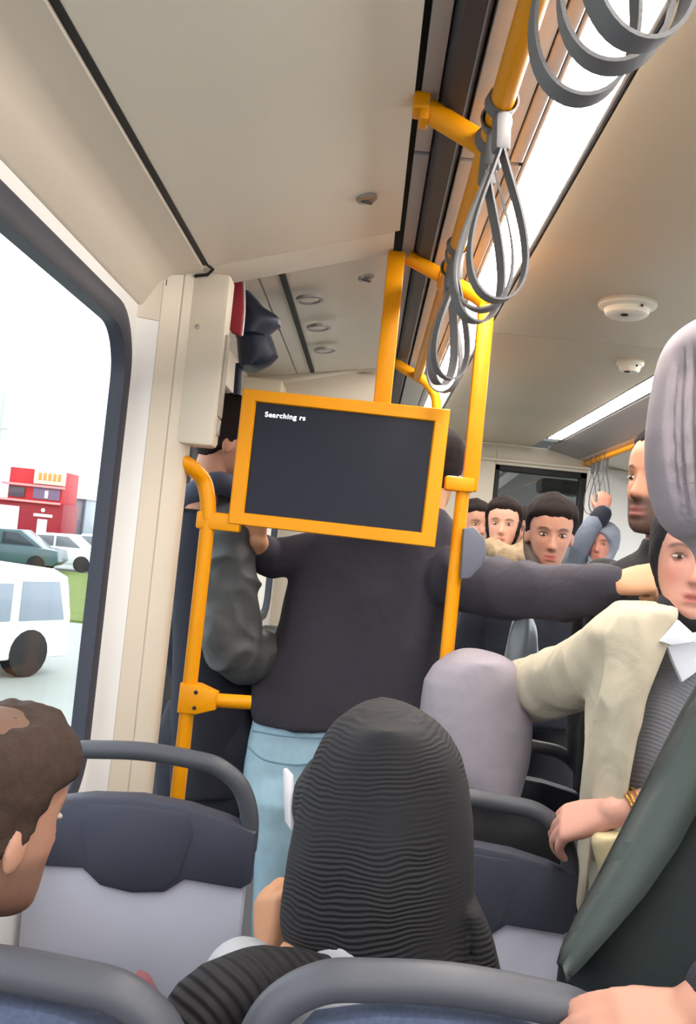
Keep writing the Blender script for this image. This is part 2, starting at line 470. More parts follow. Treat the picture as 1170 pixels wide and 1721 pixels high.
for c, s in ((((dx0 + .016), Y1 + .03, dzt / 2), (.034, .06, dzt)), (((dx1 - .022), Y1 + .03, dzt / 2), (.046, .06, dzt)), (((dx0 + dx1) / 2, Y1 + .03, dzt - .02), (dx1 - dx0, .06, .04))):
    MB().box(c, s, .004).build('door_frame', M_BLACK, d2)
MB().box(((dx0 + dx1) / 2, Y1 + .04, dzt / 2), (dx1 - dx0 - .07, .008, dzt - .05)).build('pane', M_DGLASS, d2)
gw = empty('gangway', ((dx0 + dx1) / 2, Y1 + .9, 0), 'grey gangway interior seen through the far glass door', 'gangway', kind='structure')
M_GANG = mat('grey_gangway_wall', (128, 128, 126), 0.7, var=0.08)
MB().box(((dx0 + dx1) / 2, Y1 + 1.9, 1.1), (1.6, .06, 2.3)).build('end_panel', M_GANG, gw)
for x in (dx0 - .45, dx1 + .45):
    MB().box((x, Y1 + 1.0, .45), (.05, 1.8, .9)).build('side_panel', M_GANG, gw)
MB().box(((dx0 + dx1) / 2, Y1 + 1.0, 2.26), (1.6, 1.8, .05)).build('roof_panel', M_GANG, gw)
MB().box(((dx0 + dx1) / 2, Y1 + 1.0, -.03), (1.6, 1.8, .05)).build('floor_panel', M_FLOOR, gw)
MB().box((dx0 + .12, Y1 + .35, zz(.55)), (.5, .05, .055), .01, rot=Matrix.Rotation(math.radians(-42), 3, 'Y')).build('diagonal_strut', mat('pale_strut', (214, 212, 206), .5), gw)
MB().box((dx1 - .12, Y1 + .25, dzt - .09), (.30, .2, .10), .03).build('dark_housing', M_BLACK, gw)

# ================================================================== HANDRAILS
XRAIL, ZRAIL, RR = 0.136, zz(.68), 0.0185
rail = empty('handrail', (XRAIL, 1.0, ZRAIL), 'yellow ceiling handrail with sloping brackets next to the lamp', 'handrail')
MB().tube([(XRAIL, Y0 + .2, ZRAIL), (XRAIL, 3.52, ZRAIL)], RR, 16).build('rail_tube', M_YEL, rail)
def bracket(d):
    b = MB()
    b.tube([(0.030, d, zz(.735)), (XRAIL - .004, d, zz(.684))], 0.0, 12, flat=(.018, .020), up=(0, 1, 0))
    b.box((0.018, d, zz(.742)), (.028, .045, .030), .004)
    b.box((0.024, d, zz(.725)), (.016, .042, .030), .004)
    return b.build('bracket', M_YEL, rail)
for d in (-1.0, 0.35, 1.475): bracket(d)
b = MB()
b.tube(smooth_path([(0.02, 3.5, zz(.735)), (0.10, 3.5, zz(.695)), (0.17, 3.5, zz(.66)), (0.215, 3.5, zz(.60)), (0.222, 3.5, zz(.52)), (0.222, 3.5, zz(.40))], 6), 0.020, 12)
b.build('bent_bracket', M_YEL, rail)
MB().tube([(0.222, 3.5, zz(.40)), (0.222, 3.5, 0.0)], 0.0175, 12).build('post', M_YEL, rail)

rr = empty('handrail', (1.385, 4.2, ZRAIL), 'thin yellow handrail along the ceiling near the far doorway', 'handrail')
MB().tube([(1.385, Y0 + .2, ZRAIL), (1.385, Y1 - .01, ZRAIL - .006)], .0165, 12).build('rail_tube', M_YEL, rr)
for d in (1.2, 3.0, 4.6):
    MB().tube([(1.44, d, zz(.70)), (1.385, d, zz(.684))], .012, 8).build('bracket', M_YEL, rr)

# ================================================================== HAND STRAPS
def make_strap(name, L, wdt, sw=0.022, n=56, r=RR):
    """loop hangs in the local x-z plane from a clamp around the rail (rail along y)"""
    root = empty(name, (0, 0, 0))
    c = MB()
    ring = [(math.cos(a) * (r + .002), math.sin(a) * (r + .002)) for a in [2 * math.pi * k / 20 for k in range(20)]]
    ring2 = [(math.cos(a) * (r + .005), math.sin(a) * (r + .005)) for a in [2 * math.pi * k / 20 for k in range(20)]]
    c.rings([[Vector((a, -sw / 2, b)) for a, b in ring], [Vector((a, -sw / 2, b)) for a, b in ring2], [Vector((a, sw / 2, b)) for a, b in ring2], [Vector((a, sw / 2, b)) for a, b in ring]], closed=True)
    c.build('clamp_band', M_STRAP, root)
    MB().box((0, 0, -r - .030), (.024, sw + .004, .058), .006).build('clamp_block', mat('grey_strap_clamp', (112, 110, 112), .5), root)
    top = -r - .045
    cur = []
    for k in range(n):
        t = 2 * math.pi * k / n
        s = math.sin(t / 2)
        cur.append((wdt * math.sin(t) * s ** 1.6, top - L * (1 - math.cos(t)) / 2))
    th = .0017
    rings = []
    for k in range(n):
        p = Vector((cur[k][0], 0, cur[k][1])); q0 = cur[k - 1]; q1 = cur[(k + 1) % n]
        t = Vector((q1[0] - q0[0], 0, q1[1] - q0[1]))
        if t.length < 1e-6: t = Vector((1, 0, 0))
        t.normalize(); nn = Vector((-t.z, 0, t.x))
        rings.append([p + nn * th + Vector((0, -sw / 2, 0)), p + nn * th + Vector((0, sw / 2, 0)), p - nn * th + Vector((0, sw / 2, 0)), p - nn * th + Vector((0, -sw / 2, 0))])
    mb = MB(); mb.rings(rings, closed=True)
    mb.build('loop', M_STRAP, root)
    return root
strap0 = make_strap('hand_strap', 0.235, 0.062)
used = False
def strap(d, yaw, lean_x, lean_y, label, s=1.0, x=XRAIL, z=ZRAIL, group='hand straps on the left handrail', src=None):
    global used
    if not used:
        o = strap0; used = True
    else:
        o = copy_tree(strap0)
    o.location = (x, d, z)
    o.rotation_euler = (math.radians(lean_y), math.radians(lean_x), math.radians(yaw))
    o.scale = (s, s, s)
    tag(o, label, 'hand strap', group)
    return o
strap(0.635, 14, -5, 0, 'grey loop strap at the top edge, highest and rightmost of the cluster')
strap(0.675, -6, -3, 0, 'grey loop strap at the top edge, middle one of the cluster')
strap(0.725, 4, 0, 0, 'grey loop strap at the top edge, lowest and leftmost of the cluster')
strap(1.318, 12, -3, -3, 'large grey loop strap hanging in front of the lamp, nearest of its bunch', 1.02)
strap(1.375, -14, -1, -2, 'grey loop strap hanging just behind the nearest big loop', 1.02)
strap(1.44, 24, 0, -1, 'grey loop strap at the back of the big bunch of three', 1.02)
strap(1.96, 26, -2, 0, 'small grey loop strap above the monitor, front one of the bunch')
strap(2.03, 50, -1, 2, 'small grey loop strap above the monitor, middle one of the bunch')
strap(2.12, -30, 0, 4, 'small grey loop strap above the monitor, rear one of the bunch')
for i, (d, yaw) in enumerate(((5.36, 10), (5.46, -12), (5.56, 16), (5.68, 0))):
    so = strap(d, yaw, 0, 0, ('dark loop strap by the far doorway, %s from the right' % ['first', 'second', 'third', 'fourth'][i]), 1.1, 1.385, ZRAIL, 'hand straps on the far handrail')
    so.scale = (.9, .35, 1.15)

# ================================================================== MONITOR AND ITS YELLOW FRAME
YT = 2.21
fr = empty('stanchion_frame', P(640, 760, YT), 'yellow stanchion frame of posts and crossbars holding the monitor', 'stanchion')
def bar(pts, ru, rv, name, n=16, up=(0, 1, 0)):
    return MB().tube(pts, 0, n, flat=(ru, rv), up=up).build(name, M_YEL, fr)
def sq(a, b, w_, dp, name, bev=.006):
    a, b = Vector(a), Vector(b); t = (b - a); l = t.length; t.normalize()
    y = Vector((0, 1, 0)); y = (y - t * y.dot(t)).normalized(); x = y.cross(t)
    return MB().box((a + b) / 2, (w_, dp, l), bev, rot=Matrix((x, y, t)).transposed()).build(name, M_YEL, fr)
mid_t = Vector((P(668, 417, YT + .03).x, YT + .03, ZC - .006)); mid_b = P(641, 690, YT + .03)
sq(mid_b, mid_t, .044, .034, 'post')
rp_t = P(818, 512, YT + .03); rp_b = P(789, 826, YT + .03)
sq(rp_b, rp_t, .040, .032, 'post')
low_b = Vector((P(766, 1086, YT + .03).x - .0, YT + .03, 0.0)); low_t = P(778, 826, YT + .03)
MB().tube([Vector((P(778, 826, YT + .03).x, YT + .03, 0)), low_t], .0175, 14).build('post', M_YEL, fr)
# crossbar from the ceiling edge over the rail to the right post
bar(smooth_path([P(686, 432, YT + .05), P(752, 470, YT + .05), P(800, 498, YT + .04), P(818, 514, YT + .03)], 5), .017, .019, 'crossbar')
MB().box(P(752, 472, YT + .05), (.050, .05, .05), .012).build('rail_clamp', M_YEL, fr)
# bracket on the right of the monitor
MB().box(P(772, 814, YT + .02), (.074, .036, .036), .006, rot=Matrix.Rotation(math.radians(0), 3, 'Y')).build('monitor_bracket', M_YEL, fr)
# left pole with arm to the wall
lp_t = P(350, 872, YT + .0); xl = lp_t.x
MB().tube([Vector((xl - .004, YT, 0.0)), Vector((xl, YT, lp_t.z))], .0185, 14).build('post', M_YEL, fr)
MB().box(Vector((xl + .028, YT, lp_t.z - .004)), (.110, .036, .044), .006).build('monitor_bracket', M_YEL, fr)
bar(smooth_path([P(292, 770, 2.15), P(318, 783, 2.17), P(341, 806, YT), P(349, 838, YT), lp_t], 6), .022, .020, 'wall_arm')
# lower clamp and short bar at the jeans
cl = P(322, 1174, YT - .01)
clo = MB().prism([(cl.x - .030, cl.z - .036), (cl.x + .016, cl.z - .036), (cl.x + .062, cl.z - .020), (cl.x + .062, cl.z + .020), (cl.x + .016, cl.z + .036), (cl.x - .030, cl.z + .036)], 'y', YT - .026, YT + .026, .006).build('clamp', M_YEL, fr)
for dz in (-.019, .019):
    MB().lathe(Vector((cl.x + .012, YT - .026, cl.z + dz)), [(.005, -.001), (.005, .002), (.001, .003)], 10, Matrix.Rotation(math.radians(90), 3, 'X')).build('bolt', M_BLACK, clo)
bar([cl + Vector((.05, .01, 0)), cl + Vector((.10, .02, .0)), cl + Vector((.142, .03, .0))], .0175, .0175, 'crossbar')
# little grey button box on the right post
gb = P(795, 930, YT - .005)
MB().prism([(gb.x - .030, gb.z + .058), (gb.x - .006, gb.z + .066), (gb.x + .024, gb.z + .040), (gb.x + .032, gb.z + .004), (gb.x + .024, gb.z - .030), (gb.x - .002, gb.z - .062), (gb.x - .026, gb.z - .066)], 'y', gb.y - .014, gb.y + .016, .006).build('button_box', mat('grey_button_box', (96, 98, 112), .5), label='grey plastic push button box on the right yellow post', cat='button box')

# the monitor
mon = empty('monitor', P(570, 920, YT), 'flat monitor in a thick yellow frame showing a line of white text', 'monitor')
cTL, cTR, cBR, cBL = P(410, 655, YT), P(756, 690, YT), P(730, 920, YT), P(385, 880, YT)
iTL, iTR, iBR, iBL = P(432, 677, YT), P(729, 710, YT), P(707, 895, YT), P(412, 862, YT)
def quad_frame(o4, i4, y0, y1):
    rings = []
    def R(q, y): return [Vector((p.x, y, p.z)) for p in q]
    g = .004
    c = sum(o4, Vector()) / 4
    sh = [p + (c - p).normalized() * g for p in o4]
    si = [p - (c - p).normalized() * g for p in i4]
    return MB().rings([R(sh, y0), R(o4, y0 + .004), R(o4, y1), R(i4, y1), R(i4, y0 + .006), R(si, y0)], closed=True)
quad_frame([cTL, cTR, cBR, cBL], [iTL, iTR, iBR, iBL], YT - .022, YT + .04).build('bezel', M_YEL, mon, smooth=False)
scr = MB().rings([[Vector((p.x, YT - .012, p.z)) for p in (iTL, iTR, iBR, iBL)], [Vector((p.x, YT + .03, p.z)) for p in (iTL, iTR, iBR, iBL)]]).build('screen', M_SCREEN, mon, smooth=False)
MB().rings([[Vector((p.x, YT + .03, p.z)) for p in (cTL, cTR, cBR, cBL)], [Vector((p.x, YT + .055, p.z)) for p in (cTL, cTR, cBR, cBL)]]).build('back_cover', M_BLACK, mon, smooth=False)
tc = bpy.data.curves.new('screen_text', 'FONT'); tc.body = 'Searching rs'; tc.size = 0.0185; tc.space_character = 1.12; tc.offset = 0.0004
to = bpy.data.objects.new('tmp', tc); COL.objects.link(to)
bpy.context.view_layer.update()
tm = bpy.data.meshes.new_from_object(to.evaluated_get(bpy.context.evaluated_depsgraph_get()))
bpy.data.objects.remove(to)
tp = P(445, 700, YT - .0135)
tm.name = 'screen_text'; tm.materials.clear(); tm.materials.append(M_TEXT)
tob = bpy.data.objects.new('screen_text', tm); COL.objects.link(tob); tob.parent = scr
wdt = max(v.co.x for v in tm.vertices)
k = (P(514, 705, YT).x - tp.x) / wdt
tob.scale = (k, k * .95, k)
tob.rotation_euler = (math.radians(90), 0, 0)
tob.location = Vector((tp.x, YT - .0135, tp.z)) - WL[mon.name]
tag(tob, 'white text line on the dark screen')

# ================================================================== CEILING FITTINGS
def detector(px, py, d, r, label):
    c = P(px, py, d); c.z = ZC
    t = empty('smoke_detector', c, label, 'smoke detector')
    bo = MB().lathe(c, [(r * 1.0, 0), (r * 1.02, -.008), (r * .98, -.014), (r * .80, -.020), (r * .74, -.034), (r * .62, -.040), (.01, -.041)], 36).build('body', M_DPLAS, t)
    MB().lathe(c + Vector((-.012, -r * .3, -.0405)), [(.010, 0), (.010, -.003), (.002, -.004)], 16).build('sensor', M_BLACK, bo)
    MB().ball(c + Vector((r * .3, -r * .78, -.022)), .004).build('indicator', M_DUCT, bo)
detector(1056, 498, 2.50, .079, 'large round white smoke detector on the cream ceiling')
detector(1060, 603, 3.20, .048, 'small round white detector on the ceiling beyond the large one')
def latch(px, py, d, label):
    c = P(px, py, d)
    t = empty('hatch_latch', c, label, 'latch', 'latches on the ceiling hatch')
    MB().lathe(c, [(.022, .006), (.022, -.002), (.017, -.004), (.004, -.0045)], 20, Matrix.Rotation(math.radians(-16), 3, 'Y')).build('plate', M_METAL, t)
    MB().box(c + Vector((0, 0, -.006)), (.026, .009, .005), .002, rot=Matrix.Rotation(math.radians(30), 3, 'Z')).build('key_slot', M_DUCT, t)
latch(617, 335, 2.10 * .75 / .85, 'round metal latch on the large ceiling hatch')
latch(616, 468, 2.36, 'small metal latch on the ceiling above the monitor')
def spot(px, py, d, label):
    c = P(px, py, d)
    t = empty('spot_lamp', c, label, 'spot lamp', 'round spot lamps in the door bay ceiling')
    R = Matrix.Rotation(math.radians(-9), 3, 'Y')
    MB().lathe(c, [(.040, .008), (.040, -.001), (.035, -.0025), (.031, -.001), (.030, .006)], 28, R).build('rim', M_METAL, t)
    MB().lathe(c, [(.0295, .006), (.0295, .002), (.002, .001)], 24, R).build('lens', M_DPLAS, t)
spot(521, 505, 2.52, 'round recessed spot lamp nearest the large ceiling hatch')
spot(536, 552, 2.86, 'middle one of three round recessed spot lamps above the monitor')
spot(546, 590, 3.22, 'farthest of three round recessed spot lamps above the monitor')

# cabinet at the pillar top
cab = empty('door_control_cabinet', P(330, 745, 2.12), 'beige control cabinet hanging at the top of the window pillar', 'cabinet')
x0, x1 = P(300, 600, 2.12).x - .04, P(374, 600, 2.12).x
MB().box(((x0 + x1) / 2, 2.155, (zz(.195) + zz(.615)) / 2), (x1 - x0, .07, .42), .012).build('body', M_WALL, cab); cbo = cab.children[0]
MB().lathe(P(332, 549, 2.119), [(.0055, 0), (.0055, .002), (.001, .003)], 12, Matrix.Rotation(math.radians(90), 3, 'X')).build('screw', M_METAL, cbo)
MB().box((x1 + .002, 2.155, zz(.37)), (.006, .045, .20), .002).build('side_grille', mat('cabinet_grille', (168, 160, 148), .6), cbo)
MB().box((x1 + .002, 2.155, zz(.245)), (.008, .02, .04), .002).build('lock', M_METAL, cbo)
# red panel and navy shape above the men in the door bay
q = [P(380, 447, 2.42), P(398, 445, 2.42), P(408, 462, 2.42), P(411, 520, 2.42), P(406, 566, 2.42), P(390, 560, 2.42), P(377, 535, 2.42)]
rp = MB().prism([(p.x, p.z) for p in q], 'y', 2.40, 2.43, .005).build('red_pennant', mat('red_pennant_cloth', (158, 40, 54), .7, bump=.001), label='red panel with a white edge hanging beside the beige cabinet', cat='panel')
MB().tube(smooth_path([P(399, 446, 2.41), P(409, 470, 2.41), P(411, 520, 2.41), P(407, 564, 2.41)], 6), .0028, 6).build('white_edge', M_WHITE, rp)
M_NAVY = mat('navy_plastic', (38, 44, 62), .45, var=.08, scale=10)
nv = empty('speaker_housing', P(430, 560, 2.55), 'dark navy rounded housing hanging from the door bay ceiling', 'housing')
def px_rings(rows, d, dep, n=24, p=2.0):
    rings = []
    for y, xl_, xr_ in rows:
        a, b_ = P(xl_, y, d), P(xr_, y, d)
        c = (a + b_) / 2; u = (b_ - a) / 2
        rings.append([c + u * math.copysign(abs(math.cos(t)) ** (2 / p), math.cos(t)) + Vector((0, dep, 0)) * math.copysign(abs(math.sin(t)) ** (2 / p), math.sin(t)) for t in [2 * math.pi * k / n for k in range(n)]])
    return rings
MB().rings(px_rings([(486, 405, 415), (500, 398, 428), (520, 394, 446), (532, 392, 466), (540, 391, 474), (548, 392, 472), (556, 394, 460), (566, 396, 448)], 2.55, .07)).build('upper_shell', M_NAVY, nv)
MB().rings(px_rings([(556, 398, 452), (575, 398, 460), (600, 400, 468), (612, 402, 456), (620, 404, 436)], 2.58, .06)).build('lower_shell', M_NAVY, nv)
MB().rings(px_rings([(612, 396, 410), (640, 394, 408), (665, 392, 406)], 2.58, .02)).build('stem', M_NAVY, nv)

# ================================================================== SEATS
def make_seat(xc, yb, label, style='slot', tall=zz(-.45), w=.42, yaw=0.0, tilt=-4):
    root = empty('tram_seat', (0, 0, 0), label, 'seat', 'tram seats')
    WL[root.name] = Vector((0, 0, 0))
    h = w / 2
    Rt = Matrix.Rotation(math.radians(-tilt), 4, 'X')
    piv = Vector((0, 0, .45))
    X = Matrix.Translation(piv) @ Rt @ Matrix.Translation(-piv)
    T = tall
    # handle arch
    pts = [(-h + .006, 0, T - .16), (-h + .008, 0, T - .10), (-h + .030, 0, T - .045), (-h + .075, 0, T - .012), (-h + .13, 0, T - .003), (0, 0, T + .002), (h - .13, 0, T - .003), (h - .075, 0, T - .012), (h - .030, 0, T - .045), (h - .008, 0, T - .10), (h - .006, 0, T - .16)]
    hd = MB().tube([X @ p for p in smooth_path(pts, 6)], 0, 14, flat=(.017, .017) if style == 'slot' else (.024, .021), up=(0, 1, 0))
    hd.build('handle', M_HANDLE, root)
    if style == 'slot':
        poly = [(-h - .008, T - .215), (-h - .008, T - .12), (-h + .05, T - .100), (-h + .12, T - .085), (0, T - .078), (h - .12, T - .085), (h - .05, T - .100), (h + .008, T - .12), (h + .008, T - .215), (h - .01, T - .228), (h - .115, T - .222), (h - .150, T - .250), (0, T - .258), (-h + .150, T - .250), (-h + .115, T - .222), (-h + .01, T - .228)]
        bc = MB().prism(poly, 'y', -.022, .018, .008, xf=X).build('back_cover', M_DARKPL, root)
        ins = [(-h + .125, T - .215), (-h + .105, T - .13), (-h + .12, T - .098), (0, T - .092), (h - .12, T - .098), (h - .105, T - .13), (h - .125, T - .215), (h - .155, T - .243), (0, T - .250), (-h + .155, T - .243)]
        MB().prism(ins, 'y', -.0245, -.018, .004, xf=X).build('raised_panel', M_DARKPL, bc)
        poly = [(-h + .004, .42), (-h + .004, T - .215), (h - .004, T - .215), (h - .004, .42)]
    else:
        poly = [(-h + .03, T - .30), (-h + .034, T - .10), (-h + .07, T - .05), (-h + .14, T - .032), (0, T - .028), (h - .14, T - .032), (h - .07, T - .05), (h - .034, T - .10), (h - .03, T - .30)]
        MB().prism(poly, 'y', -.012, .02, .008, xf=X).build('back_cover', M_SEATFAB, root)
        poly = [(-h + .004, .42), (-h + .004, T - .13), (h - .004, T - .13), (h - .004, .42)]
    MB().prism(poly, 'y', -.010, .030, .010, xf=X).build('back_shell', M_SHELL, root)
    MB().prism([(-h + .03, .44), (-h + .03, T - .14), (h - .03, T - .14), (h - .03, .44)], 'y', .028, .055, .012, xf=X).build('back_cushion', M_SEATFAB, root)
    MB().box((0, .22, .425), (w - .02, .44, .07), .025).build('seat_cushion', M_SEATFAB, root)
    MB().box((0, .22, .375), (w - .04, .40, .04), .012).build('seat_pan', M_SHELL, root)
    MB().box((0, .20, .18), (.10, .26, .36), .02).build('pedestal', M_DUCT, root)
    root.location = (xc, yb, 0); root.rotation_euler.z = math.radians(yaw)
    return root
make_seat(-.365, 1.70, 'grey tram seat with slotted dark handle back in front of the yellow left pole', 'slot', zz(-.424))
make_seat(.235, 1.72, 'grey tram seat whose handle the hand with bracelets grips', 'slot', zz(-.45))
make_seat(-.335, .955, 'blue fabric tram seat in the bottom left corner behind the balding man', 'fabric', zz(-.468))
make_seat(.135, .985, 'blue fabric tram seat at the bottom behind the black headscarf', 'fabric', zz(-.447))
make_seat(.42, 2.36, 'small grey tram seat back seen beyond the gripped handle', 'slot', zz(-.47))

# ================================================================== OUTSIDE THE WINDOW
GZ = -.75
M_ASPH = mat('wet_grey_asphalt', (150, 156, 150), .6, var=.08, scale=.6)
MB().box((-60, 40, GZ - .05), (140, 180, .1)).build('ground', M_ASPH, kind='structure', label='pale grey asphalt outside the side window', cat='ground')
M_GRASS = mat('grass_green', (100, 118, 48), .95, var=.3, scale=2)
MB().box((-13, 25.5, GZ + .02), (24, 15, .06)).build('grass_verge', M_GRASS, kind='structure', label='green grass strip between the parked cars and the white van', cat='grass')

def gp(px, py, d):  # ground-based point
    return P(px, py, d)
D = 57.0
k0 = P(2, 915, D); k1 = P(98, 920, D)
kx0, kx1 = k0.x, k1.x
ktop = P(50, 786, D).z
kio = empty('shop_building', ((kx0 + kx1) / 2, D, GZ), 'red shop building with a pale sign on its roof edge', 'building')
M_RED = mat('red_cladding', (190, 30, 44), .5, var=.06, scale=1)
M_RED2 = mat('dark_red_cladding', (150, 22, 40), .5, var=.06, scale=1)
W = kx1 - kx0; H = ktop - GZ
def kb(u0, u1, v0, v1, y, dep, m, name):
    MB().box((kx0 + W * (u0 + u1) / 2, D + y, GZ + H * (v0 + v1) / 2), (W * (u1 - u0), dep, H * (v1 - v0)), .02).build(name, m, kio)
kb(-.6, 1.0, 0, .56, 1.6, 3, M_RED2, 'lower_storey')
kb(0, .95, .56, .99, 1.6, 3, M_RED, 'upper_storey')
kb(.45, 1.0, .80, 1.0, -.05, .15, mat('pale_sign', (240, 220, 190), .6), 'roof_sign')
for i in range(5):
    kb(.53 + .085 * i, .585 + .085 * i, .85, .95, -.14, .05, mat('sign_mark', (214, 150, 80), .6), 'sign_mark')
kb(-.1, 1.0, .755, .785, -.1, .3, mat('pink_band', (236, 150, 150), .6), 'band')
kb(-.6, .95, .545, .575, -.1, .3, MATS['pink_band'], 'band')
kb(.02, .30, .60, .74, 0.06, .1, mat('dark_window', (70, 66, 80), .2), 'window')
kb(.45, .92, .60, .76, 0.06, .1, mat('violet_window', (120, 100, 130), .3), 'window')
kb(.66, .72, .62, .72, 0.0, .1, M_WHITE, 'white_mark')
kb(-.6, .24, .05, .48, .06, .1, mat('pale_poster', (236, 226, 226), .5), 'window_poster')
MB().lathe((kx0 + W * .66, D + .05, GZ + H * .46), [(.13, 0), (.13, .06), (.01, .07)], 16, Matrix.Rotation(math.radians(90), 3, 'X')).build('white_disc', M_WHITE, kio)
kb(.50, .83, .37, .41, .05, .1, M_WHITE, 'white_bar')
kb(.58, .75, .05, .34, .05, .1, MATS['pale_poster'], 'white_panel')
# grey glass building to its right
g0, g1 = P(116, 835, 64), P(146, 838, 64)
gb_ = empty('glass_building', ((g0.x + g1.x) / 2, 64, GZ), 'low grey glass building beside the red shop', 'building')
MB().box(((g0.x + g1.x) / 2, 65.5, (g0.z + GZ) / 2), (g1.x - g0.x, 3, g0.z - GZ), .02).build('wall', mat('grey_glass_wall', (150, 160, 168), .3), gb_)
MB().box(((g0.x + g1.x) / 2, 65.4, g0.z), (g1.x - g0.x + .3, 3.4, .14), .02).build('roof', M_WHITE, gb_)
MB().box((g1.x - .12, 63.9, (g0.z + GZ) / 2), (.16, .16, g0.z - GZ), .02).build('corner_post', mat('dark_post', (80, 86, 100), .5), gb_)
MB().box(((g0.x + g1.x) / 2 - .1, 63.97, GZ + .9), ((g1.x - g0.x) * .6, .06, 1.8), .02).build('door', mat('grey_violet_door', (130, 130, 150), .3), gb_)
f0 = P(150, 815, 90); f1 = P(190, 815, 90)
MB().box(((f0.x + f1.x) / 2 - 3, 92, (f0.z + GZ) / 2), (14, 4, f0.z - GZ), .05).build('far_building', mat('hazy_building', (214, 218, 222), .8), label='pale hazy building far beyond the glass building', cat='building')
lp = P(4, 690, 30)
po = empty('lamp_post', (lp.x, 30, GZ), 'thin grey lamp post at the left edge of the window', 'lamp post')
MB().tube([(lp.x, 30, GZ), (lp.x, 30, lp.z + .6)], [.09, .06], 10).build('pole', mat('pale_pole', (190, 194, 194), .5), po)
MB().box((lp.x, 30, lp.z - .6), (.5, .08, .08), .02).build('arm', MATS['pale_pole'], po)

def car(c, yaw, colr, L, Wd, Hh, label, name='car', glass=(60, 66, 74)):
    t = empty(name, (0, 0, 0), label, 'car' if name == 'car' else 'van', None)
    WL[t.name] = Vector((0, 0, 0))
    m = mat('paint_%d_%d_%d' % colr, colr, .35, coat=.4)
    gm = mat('car_glass_%d' % glass[0], glass, .15)
    l = L / 2
    if name == 'car':
        body = [(-l, .30 * Hh), (-l, .55 * Hh), (-.62 * l, .62 * Hh), (.55 * l, .63 * Hh), (.96 * l, .58 * Hh), (l, .32 * Hh), (.9 * l, .2 * Hh), (-.9 * l, .2 * Hh)]
        cabn = [(-.70 * l, .60 * Hh), (-.44 * l, .97 * Hh), (.30 * l, Hh), (.72 * l, .60 * Hh)]
        wins = [[(-.58 * l, .65 * Hh), (-.42 * l, .91 * Hh), (-.05 * l, .93 * Hh), (-.05 * l, .65 * Hh)], [(.0, .65 * Hh), (.0, .93 * Hh), (.26 * l, .93 * Hh), (.56 * l, .65 * Hh)]]
    else:
        body = [(-l, .16 * Hh), (-l, .90 * Hh), (-.92 * l, Hh), (.80 * l, Hh), (.93 * l, .93 * Hh), (l, .55 * Hh), (l, .16 * Hh)]
        cabn = None
        wins = [[(.50 * l, .52 * Hh), (.50 * l, .88 * Hh), (.84 * l, .88 * Hh), (.92 * l, .52 * Hh)], [(-.1 * l, .52 * Hh), (-.1 * l, .86 * Hh), (.42 * l, .86 * Hh), (.42 * l, .52 * Hh)], [(-.85 * l, .52 * Hh), (-.85 * l, .86 * Hh), (-.2 * l, .86 * Hh), (-.2 * l, .52 * Hh)]]
    mb = MB().prism(body, 'y', -Wd / 2, Wd / 2, .05)
    mb.build('body', m, t)
    if cabn:
        MB().prism(cabn, 'y', -Wd / 2 + .1, Wd / 2 - .1, .05).build('cabin', m, t)
    for wn in wins:
        MB().prism(wn, 'y', -Wd / 2 - .012 + (.1 if cabn else 0), Wd / 2 + .012 - (.1 if cabn else 0), .004).build('side_window', gm, t)
    if not cabn:
        MB().box((l - .02, 0, .70 * Hh), (.12, Wd * .86, .30 * Hh), .02, rot=Matrix.Rotation(math.radians(-9), 3, 'Y')).build('windscreen', gm, t)
    for sx in (-.6, .62):
        for sy in (-1, 1):
            MB().lathe((sx * l, sy * (Wd / 2 - .09), .31), [(.31, -.1), (.31, .1), (.2, .11), (.02, .11)] if sy > 0 else [(.02, -.11), (.2, -.11), (.31, -.1), (.31, .1)], 18, Matrix.Rotation(math.radians(-90), 3, 'X')).build('wheel', M_BLACK, t)
    t.location = c; t.rotation_euler.z = math.radians(yaw)
    return t
def on_ground(px, d, py=950):
    p = P(px, py, d); return Vector((p.x, d, GZ))
car(on_ground(8, 31.5), 8, (74, 98, 104), 4.0, 1.8, 1.45, 'dark teal car parked in front of the red shop')
car(on_ground(98, 34.5), 5, (236, 238, 240), 3.4, 1.7, 1.4, 'white car parked right of the teal car', glass=(120, 124, 130))
car(on_ground(172, 40), 4, (228, 230, 234), 4.0, 1.75, 1.4, 'white car half hidden behind the window seal', glass=(120, 124, 130))
v = on_ground(10, 11.5); car(Vector((v.x - .85, 11.0, GZ)), 62, (232, 234, 226), 3.6, 1.6, 1.42, 'white van driving close beside the tram', 'van', (150, 160, 172))

# ================================================================== PEOPLE
def remesh(mb, vox, it=3, fac=0.5):
    me = bpy.data.meshes.new('tmp'); me.from_pydata([tuple(v) for v in mb.V], [], mb.F); me.update()
    bm = bmesh.new(); bm.from_mesh(me); bmesh.ops.recalc_face_normals(bm, faces=bm.faces[:]); bm.to_mesh(me); bm.free()
    o = bpy.data.objects.new('tmp', me); COL.objects.link(o)
    r = o.modifiers.new('r', 'REMESH'); r.mode = 'VOXEL'; r.voxel_size = vox; r.adaptivity = 0
    if it:
        s = o.modifiers.new('s', 'SMOOTH'); s.iterations = it; s.factor = fac
    bpy.context.view_layer.update()
    e = o.evaluated_get(bpy.context.evaluated_depsgraph_get())
    m2 = bpy.data.meshes.new_from_object(e)
    V = np.empty(len(m2.vertices) * 3); m2.vertices.foreach_get('co', V); V = V.reshape(-1, 3)
    Nn = np.empty(len(m2.vertices) * 3); m2.vertices.foreach_get('normal', Nn); Nn = Nn.reshape(-1, 3)
    F = [tuple(p.vertices) for p in m2.polygons]
    bpy.data.objects.remove(o); bpy.data.meshes.remove(m2); bpy.data.meshes.remove(me)
    return V, F, Nn

